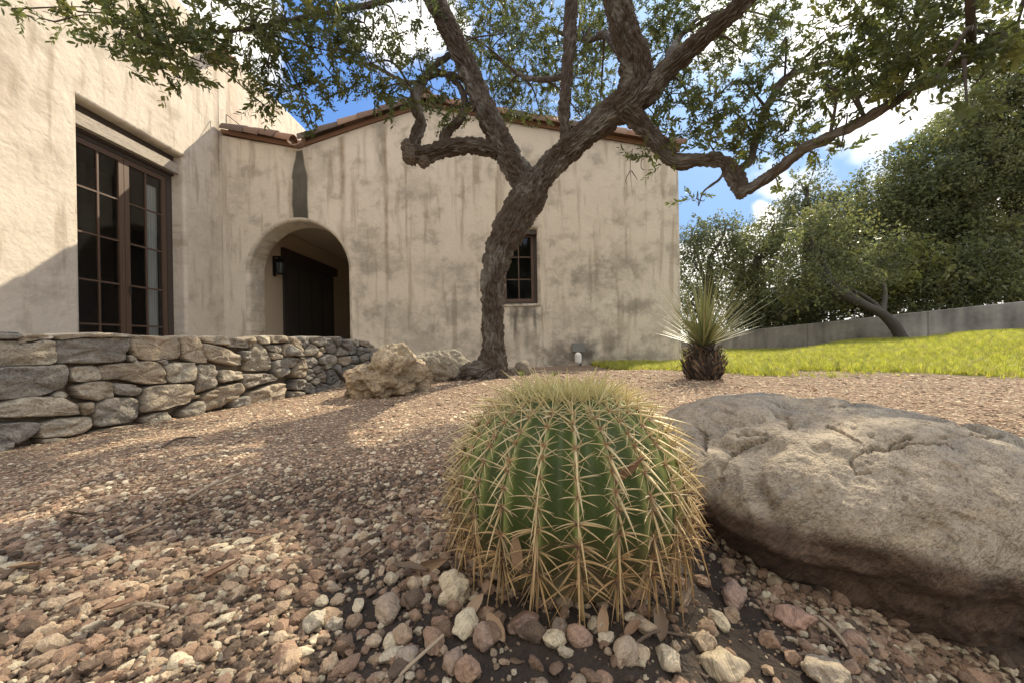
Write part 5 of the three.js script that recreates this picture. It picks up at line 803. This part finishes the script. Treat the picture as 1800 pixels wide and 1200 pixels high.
// ---------------------------------------------------------------- gravel, stones, dead leaves and sticks
{
  const R = rng(909);
  function pebble(seed, detail, sx = 1, sy = 0.72, sz = 0.85, amp = 0.3) {
    let g = new THREE.IcosahedronGeometry(1, detail); const p = g.attributes.position, Q = rng(seed), cuts = []; for (let i = 0; i < 13; i++) cuts.push([V(Q() - .5, Q() - .5, Q() - .5).normalize(), 0.62 + 0.26 * Q()]);
    for (let i = 0; i < p.count; i++) { const d = V(p.getX(i), p.getY(i), p.getZ(i)).normalize(); let r = 1; for (const [n, k] of cuts) { const t = d.dot(n); if (t > 0.1) r = Math.min(r, k / t); } r += amp * (0.7 * fbm(d.x * 1.5 + seed, d.y * 1.5, d.z * 1.5, 2) + 0.34 * fbm(d.x * 4.5 + seed, d.y * 4.5, d.z * 4.5, 4, 0.65)); p.setXYZ(i, d.x * r * sx, d.y * r * sy, d.z * r * sz); }
    const u = g.attributes.uv; for (let i = 0; i < p.count; i++) u.setXY(i, p.getX(i) + p.getY(i) * .6 + seed, p.getZ(i) + p.getY(i) * .7);
    g.deleteAttribute('normal'); const m = mergeVertices(g, 1e-4); m.computeVertexNormals(); return detail > 4 ? m : toCreasedNormals(m, 0.42);
  }
  const gmap = rockTex.clone(); gmap.repeat.set(0.12, 0.12); const gb = rockBump.clone(); gb.repeat.set(0.16, 0.16);
  const gMat = std({ color: col(1, 1, 1), map: gmap, bumpMap: gb, bumpScale: 0.0022, roughness: 0.95 });
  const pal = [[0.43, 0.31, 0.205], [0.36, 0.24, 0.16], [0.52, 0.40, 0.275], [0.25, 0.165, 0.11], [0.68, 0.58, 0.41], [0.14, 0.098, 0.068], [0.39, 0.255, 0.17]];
  const tone = (x = 0, z = -.5) => { const c = pal[Math.floor(R() * pal.length)], w = (0.8 + 0.4 * R()) * (bed(x, z) > R() ? 1 : 1.38); return [c[0] * w, c[1] * w, c[2] * w]; };  // gravel outside the bed is paled, part of its sunlight being in the colour
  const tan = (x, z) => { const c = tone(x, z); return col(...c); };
  const inHole = (x, z) => {                                     // under the cactus, the boulders, the walls, the house
    if (Math.hypot(x - CC.x, z - CC.z) < 0.13) return true;
    if (Math.abs((x - 1.02) / 0.60) ** 3 + Math.abs((z + 0.93) / 0.40) ** 3 < 1) return true;
    if (z < -FD || x < FX0) return true;
    for (const [a, b] of [[A0, A1], [A1, A2]]) { const t = (z - a.z) / (b.z - a.z); if (t > -0.6 && t <= 1.02 && x < lerp(a.x, b.x, t) - 0.02) return true; }
    if (z < A2.z && x < A2.x && z > -FD) return true;
    return false;
  };
  const geos = [pebble(1, 1), pebble(2, 1, 1, .6, .7), pebble(3, 1, 1, .8, .9), pebble(4, 1, 1.1, .55, .8)], fine = [pebble(5, 3), pebble(6, 3, 1.15, .6, .75), pebble(7, 3, 1, .8, .9), pebble(8, 3, 1.2, .55, .8), pebble(9, 3, 0.95, .85, .9, .4), pebble(10, 3, 1.1, .7, .7, .4)];
  const L = geos.map(() => []), TT = geos.map(() => []), LF = fine.map(() => []), TF = fine.map(() => []);
  const single = [];
  const put = (x, z, r, sink) => {
    const d = -z, fl = sst(0.8, 1.9, d), tl = lerp(0.7, 0.14, fl), m = MX(V(x, soft(x, z) + r * sink * (1 - .5 * fl), z), eul(tl * (R() - .5), R() * 6.28, tl * (R() - .5)), V(r, r * (1 - .55 * fl), r));
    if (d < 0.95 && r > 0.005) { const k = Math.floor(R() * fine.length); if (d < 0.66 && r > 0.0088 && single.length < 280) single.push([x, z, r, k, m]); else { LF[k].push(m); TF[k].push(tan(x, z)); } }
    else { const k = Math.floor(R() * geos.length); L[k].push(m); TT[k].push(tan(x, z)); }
  };
  // three layers: chips, common gravel, bigger stones
  for (const [count, rlo, rhi, sink, need] of [[90000, 0.0020, 0.0048, 0.3, 0.0], [110000, 0.0046, 0.0090, 0.32, 1], [5200, 0.0105, 0.0165, 0.38, 0.6]]) {
    for (let i = 0; i < count; i++) {
      const d = 0.37 * Math.pow(rlo < 0.003 ? 7 : 16, Math.pow(R(), 0.72)), x = d * (-1.55 + 3.1 * R()), z = -d; if (inHole(x, z)) continue;
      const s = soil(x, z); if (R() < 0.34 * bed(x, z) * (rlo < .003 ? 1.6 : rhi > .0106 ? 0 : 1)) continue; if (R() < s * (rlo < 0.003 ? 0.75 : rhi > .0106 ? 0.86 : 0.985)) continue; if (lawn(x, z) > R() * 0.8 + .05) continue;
      put(x, z, lerp(rlo, rhi, R() * R()) * (d > 1.5 ? 1 + 0.22 * (d - 1.5) : 1) * (d > 3 && rlo > .005 ? 1.1 : 1), sink);
    }
  }
  for (let i = 0; i < 115; i++) { const d = 0.385 + 0.25 * R(), x = -0.36 + 0.84 * R(), z = -d; if (inHole(x, z)) continue; put(x, z, lerp(0.009, 0.0185, R() * R()), 0.4); }
  const gravel = new THREE.Group(); gravel.name = 'gravel'; scene.add(gravel); tag(gravel, 'pinkish tan crushed gravel covering the bed', 'gravel', null, 'stuff');
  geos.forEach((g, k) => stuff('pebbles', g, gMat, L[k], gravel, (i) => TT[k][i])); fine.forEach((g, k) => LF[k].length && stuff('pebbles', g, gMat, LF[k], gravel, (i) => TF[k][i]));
  // the loose stones nearest the camera, one by one
  const sm = pal.map((c) => { const m = gmap.clone(); m.repeat.set(0.22, 0.22); return std({ color: col(...c), map: m, bumpMap: gb, bumpScale: 0.0022, roughness: 0.95 }); });
  const tones = ['tan', 'brown', 'buff', 'dark brown', 'cream', 'near black', 'reddish'];
  for (const [x, z, r, k, m] of single) { const w = Math.floor(R() * sm.length), o = mesh('gravel_stone', fine[k], sm[w]), place = x < -0.14 ? 'in the left foreground gravel' : x > 0.26 ? 'between the cactus and the big boulder' : 'on the ground below the cactus'; o.applyMatrix4(m); tag(o, (r > 0.0125 ? 'larger ' : 'small ') + tones[w] + ' rough gravel stone ' + place, 'stone', (r > 0.0125 ? 'larger ' : 'small ') + tones[w] + ' gravel stones ' + place); }
  // stones that can be told apart
  const ground = (x, y) => { const r = ray(x, y); let t = 0.2; for (let i = 0; i < 400; i++) { const p = V(r.x * t, EYE + r.y * t, -t); if (p.y < soft(p.x, p.z)) break; t *= 1.01; } return V(r.x * t, soft(r.x * t, -t), -t); };
  const special = [
    [800, 1058, 34, [0.62, 0.52, 0.36], 'cream knobbly stone at the left foot of the cactus', 41, 0.95, 0.5], [652, 0, 0], [822, 1112, 30, [0.66, 0.57, 0.40], 'pale cream angular stone touching a dry leaf, left of the flat brown pebble', 42, 0.8, 0.3], [1398, 1098, 34, [0.46, 0.29, 0.21], 'large pink pitted stone tucked under the big boulder', 43, 0.62, 0.3], [1349, 1052, 11, [0.74, 0.66, 0.46], 'tiny smooth near white pebble in the dark gap by the boulder', 44, 0.9, 0.1],
    [1292, 1062, 26, [0.43, 0.30, 0.235], 'rough mauve stone with a knob, right of the cactus', 45, 0.9, 0.45], [555, 1102, 25, [0.50, 0.44, 0.33], 'pale smooth stone alone on dark soil at centre left', 46, 0.85, 0.2], [586, 1104, 17, [0.55, 0.48, 0.37], 'small pale stone right beside the pale smooth one', 47, 0.8, 0.3], [1101, 1160, 26, [0.48, 0.38, 0.28], 'blocky tan speckled stone below the centre of the cactus', 48, 0.9, 0.2], [1174, 1172, 26, [0.60, 0.51, 0.37], 'rounded cream stone near the bottom edge, right of the blocky one', 49, 0.9, 0.2],
    [1276, 1188, 42, [0.50, 0.41, 0.28], 'big buff stone cut by the bottom edge, right of centre', 50, 0.7, 0.3], [1452, 1192, 40, [0.40, 0.33, 0.24], 'mottled brown and white stone at the bottom edge below the boulder', 51, 0.6, 0.4], [683, 1085, 34, [0.44, 0.34, 0.25], 'wide tan stone left of the cream knobbly stone', 52, 0.7, 0.3], [1020, 1125, 24, [0.46, 0.31, 0.23], 'orange tinted stone right of the grey oval pebble', 53, 0.8, 0.35], [1052, 1110, 20, [0.52, 0.44, 0.33], 'tan stone right behind the orange tinted one', 54, 0.7, 0.3], [800, 1175, 24, [0.42, 0.31, 0.23], 'pinkish round stone near the bottom edge, below the flat brown pebble', 55, 0.9, 0.3], [716, 1170, 28, [0.40, 0.33, 0.26], 'grey tan wedge stone beside the diagonal stick', 56, 0.8, 0.4],
    [1498, 1138, 22, [0.42, 0.28, 0.2], 'brown stone leaning on the boulder above the mottled stone', 57, 0.75, 0.3], [850, 1135, 22, [0.45, 0.32, 0.24], 'slender pink stone standing under the tip of a dry leaf', 58, 1.2, 0.3],
  ].filter((s) => s[2]);
  for (const [x, y, w, c, label, seed, flat, amp] of special) {
    const p = ground(x, y), r = w * -p.z / F, m = gmap.clone(); m.repeat.set(0.25, 0.25);
    const o = mesh('named_stone', pebble(seed, 7, 1, flat, 0.85, amp), std({ color: col(...c), map: m, bumpMap: gb, bumpScale: 0.003, roughness: 0.95 })); o.position.copy(p); o.position.y += r * flat * 0.45; o.scale.setScalar(r); o.rotation.set(0.3 * (R() - .5), seed, 0.3 * (R() - .5)); tag(o, label, 'stone'); o.name = o.name.replace('named_stone', 'garden_stone');
  }
  const smooth = (x, y, w, fl, c, label, dark) => { const p = ground(x, y), r = w * -p.z / F, g = pebble(dark ? 71 : 72, 9, 1, fl, dark ? 0.62 : 0.68, 0.05); const q = g.attributes.position; for (let i = 0; i < q.count; i++) { const a = V(q.getX(i), q.getY(i), q.getZ(i)); let k = 0; if (dark) { k = 0.34 * Math.exp(-(((a.x + .62) / .12) ** 2 + ((a.z - .2) / .13) ** 2)) * (a.y > 0 ? 1 : 0) + 0.10 * Math.exp(-(((a.z - .05 + .1 * Math.sin(a.x * 6)) / .05) ** 2)) * (a.x > -.5 && a.x < .6 && a.y > 0 ? 1 : 0) + .03 * Math.max(0, fbm(a.x * 8, a.z * 8, 1, 3)); } else k = 0.2 * Math.exp(-(((a.x - .55) / .12) ** 2 + (a.z / .12) ** 2)) * (a.y > 0 ? 1 : 0); q.setXYZ(i, a.x * (1 - k * .2), a.y - k * fl, a.z); } g.computeVertexNormals(); const o = mesh('pebble_stone', g, std({ color: col(...c), map: gmap, bumpMap: gb, bumpScale: 0.0012, roughness: 0.5 })); o.position.copy(p); o.position.y += r * fl * .5; o.scale.setScalar(r); tag(o, label, 'pebble'); return o; };
  smooth(921, 1108, 32, 0.6, [0.20, 0.125, 0.09], 'flat glossy brown pebble with a dark hole under the cactus', true).rotation.set(0.5, 0.15, 0.12); const ov = smooth(985, 1118, 23, 0.7, [0.19, 0.145, 0.105], 'smooth grey brown oval pebble standing below the cactus', false); ov.rotation.set(1.0, 1.5, 0.0);
  // dry leaves: [x, y, length px, heading, lift, label, tint]
  const dl = [[[0.38, 0.25, 0.145]], [[0.28, 0.165, 0.095]], [[0.19, 0.13, 0.08]], [[0.42, 0.29, 0.18]]].map(([c]) => new THREE.MeshPhysicalMaterial({ color: col(...c), roughness: 0.75, transmission: 0.12, thickness: 0, side: THREE.DoubleSide, bumpMap: gb, bumpScale: 0.001 }));
  const dryGeo = (seed) => { const pos = [], ix = [], n = 14, uv = []; for (let i = 0; i <= n; i++) { const t = i / n, w = 0.17 * Math.pow(Math.sin(Math.PI * Math.pow(t, 0.85)), 0.8) * (1 + 0.12 * nz(t * 8, seed, 0)) + 0.008, z = 0.06 * Math.sin(t * 3 + seed) + 0.10 * t * t; for (let m = -2; m <= 2; m++) { const q = m / 2; pos.push(q * w, t, z + 0.25 * w * q * q * 2 + (m === 0 ? -0.012 : 0) + 0.03 * nz(t * 5, q * 3, seed)); uv.push(q, t * 5); } } for (let i = 0; i < n; i++) for (let m = 0; m < 4; m++) { const a = i * 5 + m; ix.push(a, a + 1, a + 5, a + 1, a + 6, a + 5); } pos.push(-.008, -.2, .03, .008, -.2, .03); uv.push(0, 0, 0, 0); const b = (n + 1) * 5; ix.push(b, b + 1, 1, b + 1, 3, 1); const g = new THREE.BufferGeometry(); g.setAttribute('position', new THREE.Float32BufferAttribute(pos, 3)); g.setAttribute('uv', new THREE.Float32BufferAttribute(uv, 2)); g.setIndex(ix); g.computeVertexNormals(); return g; };
  const dg = [1, 2, 3, 4].map(dryGeo);
  const leaf = (p, q, len, mi, gi, label, group) => { const o = mesh('dry_leaf', dg[gi], dl[mi]); o.position.copy(p); o.quaternion.copy(q); o.scale.setScalar(len); tag(o, label, 'leaf', group); return o; };
  // tip and tail pixels with their heights above the soil
  const spanned = (ax, ay, ah, bx, by, bh, roll, mi, gi, label) => { const a = ground(ax, ay), b = ground(bx, by); a.y += ah; b.y += bh; const y = b.clone().sub(a), L2 = y.length(); y.normalize(); const eyeDir = V(0, EYE, 0).sub(a).normalize(), z0 = eyeDir.addScaledVector(y, -eyeDir.dot(y)).normalize(), x = y.clone().cross(z0).normalize(), M = new THREE.Matrix4().makeBasis(x, y, z0), q = new THREE.Quaternion().setFromRotationMatrix(M).multiply(eul(0, roll, 0)); leaf(a, q, L2, mi, gi, label); };
  spanned(888, 1140, .004, 856, 1098, .012, 0.15, 0, 0, 'long orange tan dry leaf left of the flat brown pebble'); spanned(812, 1100, .004, 850, 1072, .02, -0.2, 3, 1, 'pinkish dry leaf lying behind the long orange tan one'); spanned(725, 1015, .006, 785, 1006, .02, 0.5, 0, 2, 'curled tan dry leaf left of the cactus'); spanned(750, 1040, .006, 790, 1035, .012, 0.9, 2, 3, 'greyish dry leaf below the curled tan one'); spanned(1058, 1130, .004, 1061, 1098, .02, 0.2, 0, 3, 'small narrow dry leaf standing in front of the cactus'); spanned(1098, 1128, .004, 1125, 1112, .015, -0.3, 1, 1, 'small reddish dry leaf right of the narrow one'); spanned(1160, 1138, .004, 1158, 1090, .02, 0.3, 2, 0, 'broad brown dry leaf propped upright below the cactus'); spanned(1108, 1078, .02, 1142, 1070, .03, 0.2, 1, 2, 'oval dry leaf caught under the lower cactus spines'); spanned(895, 1166, .003, 920, 1172, .006, 0.4, 2, 2, 'dark dry leaf flat on the soil below the brown pebble'); spanned(1195, 1082, .01, 1215, 1060, .03, 0.5, 2, 1, 'dull dry leaf right of the cactus foot');
  { const o = leaf(CC.clone().add(V(0.035, 0.165, 0.166)), eul(0.55, 0.4, -0.55), 0.055, 1, 2, 'reddish dry leaf caught between the ribs of the cactus'); const o2 = leaf(CC.clone().add(V(-0.085, 0.06, 0.175)), eul(0.05, -0.5, 0.1), 0.05, 0, 0, 'tan dry leaf stuck among spines low on the cactus'); }
  for (let i = 0; i < 70; i++) { const d = 0.5 * Math.pow(7, R()), x = d * (-1.3 + 2.6 * R()), z = -d; if (inHole(x, z)) continue; const mi = Math.floor(R() * 4), lb = ['orange tan', 'reddish brown', 'dark brown', 'pale tan'][mi] + ' curled dry leaf on the gravel ' + (d > 1.4 ? 'of the open bed far behind the cactus' : x < 0 ? 'to the left of the cactus' : 'to the right of the cactus'); leaf(V(x, soft(x, z) + 0.012, z), eul(-1.35 + .5 * (R() - .5), R() * 6.28, 0.4 * (R() - .5)), 0.035 + 0.025 * R(), mi, Math.floor(R() * 4), lb, lb.replace('leaf', 'leaves')); }
  const stickM = [std({ color: col(0.36, 0.28, 0.19), roughness: 0.9 }), std({ color: col(0.12, 0.085, 0.06), roughness: 1 })];
  const stick = (pts, r, mi, label) => { const c = pts.map(([x, y, h]) => { const p = ground(x, y); p.y += h; return p; }), g = limb3(c, c.map((q, i) => r * (1 - 0.35 * i / c.length)), r * 999, { bark: 0, res: 0.0012 }); g.deleteAttribute('color'); tag(mesh('stick', g, stickM[mi]), label, 'stick'); };
  stick([[700, 1196, .004], [740, 1172, .012], [780, 1142, .016]], 0.0022, 0, 'pale straight stick lying diagonally near the bottom edge'); stick([[318, 892, .01], [365, 868, .018], [430, 838, .018]], 0.0045, 0, 'long grey stick across the sunlit gravel on the left'); stick([[0, 1032, .012], [30, 1016, .016], [68, 1011, .01]], 0.004, 1, 'dark twig at the left edge of the picture'); stick([[205, 1092, .012], [250, 1086, .016], [295, 1085, .012]], 0.0022, 0, 'thin pale twig on the gravel at lower left'); stick([[1105, 1148, .003], [1150, 1128, .012], [1200, 1126, .004]], 0.002, 1, 'thin dark bent twig in front of the broad brown leaf'); stick([[1440, 1100, .01], [1470, 1130, .012], [1495, 1152, .004]], 0.0025, 0, 'grey twig wedged between the boulder and the stones'); stick([[285, 790, .012], [320, 776, .02], [345, 772, .01]], 0.006, 1, 'short dark stick on the gravel near the stone wall');
}

scene.environmentIntensity = 1;
renderer.render(scene, camera);
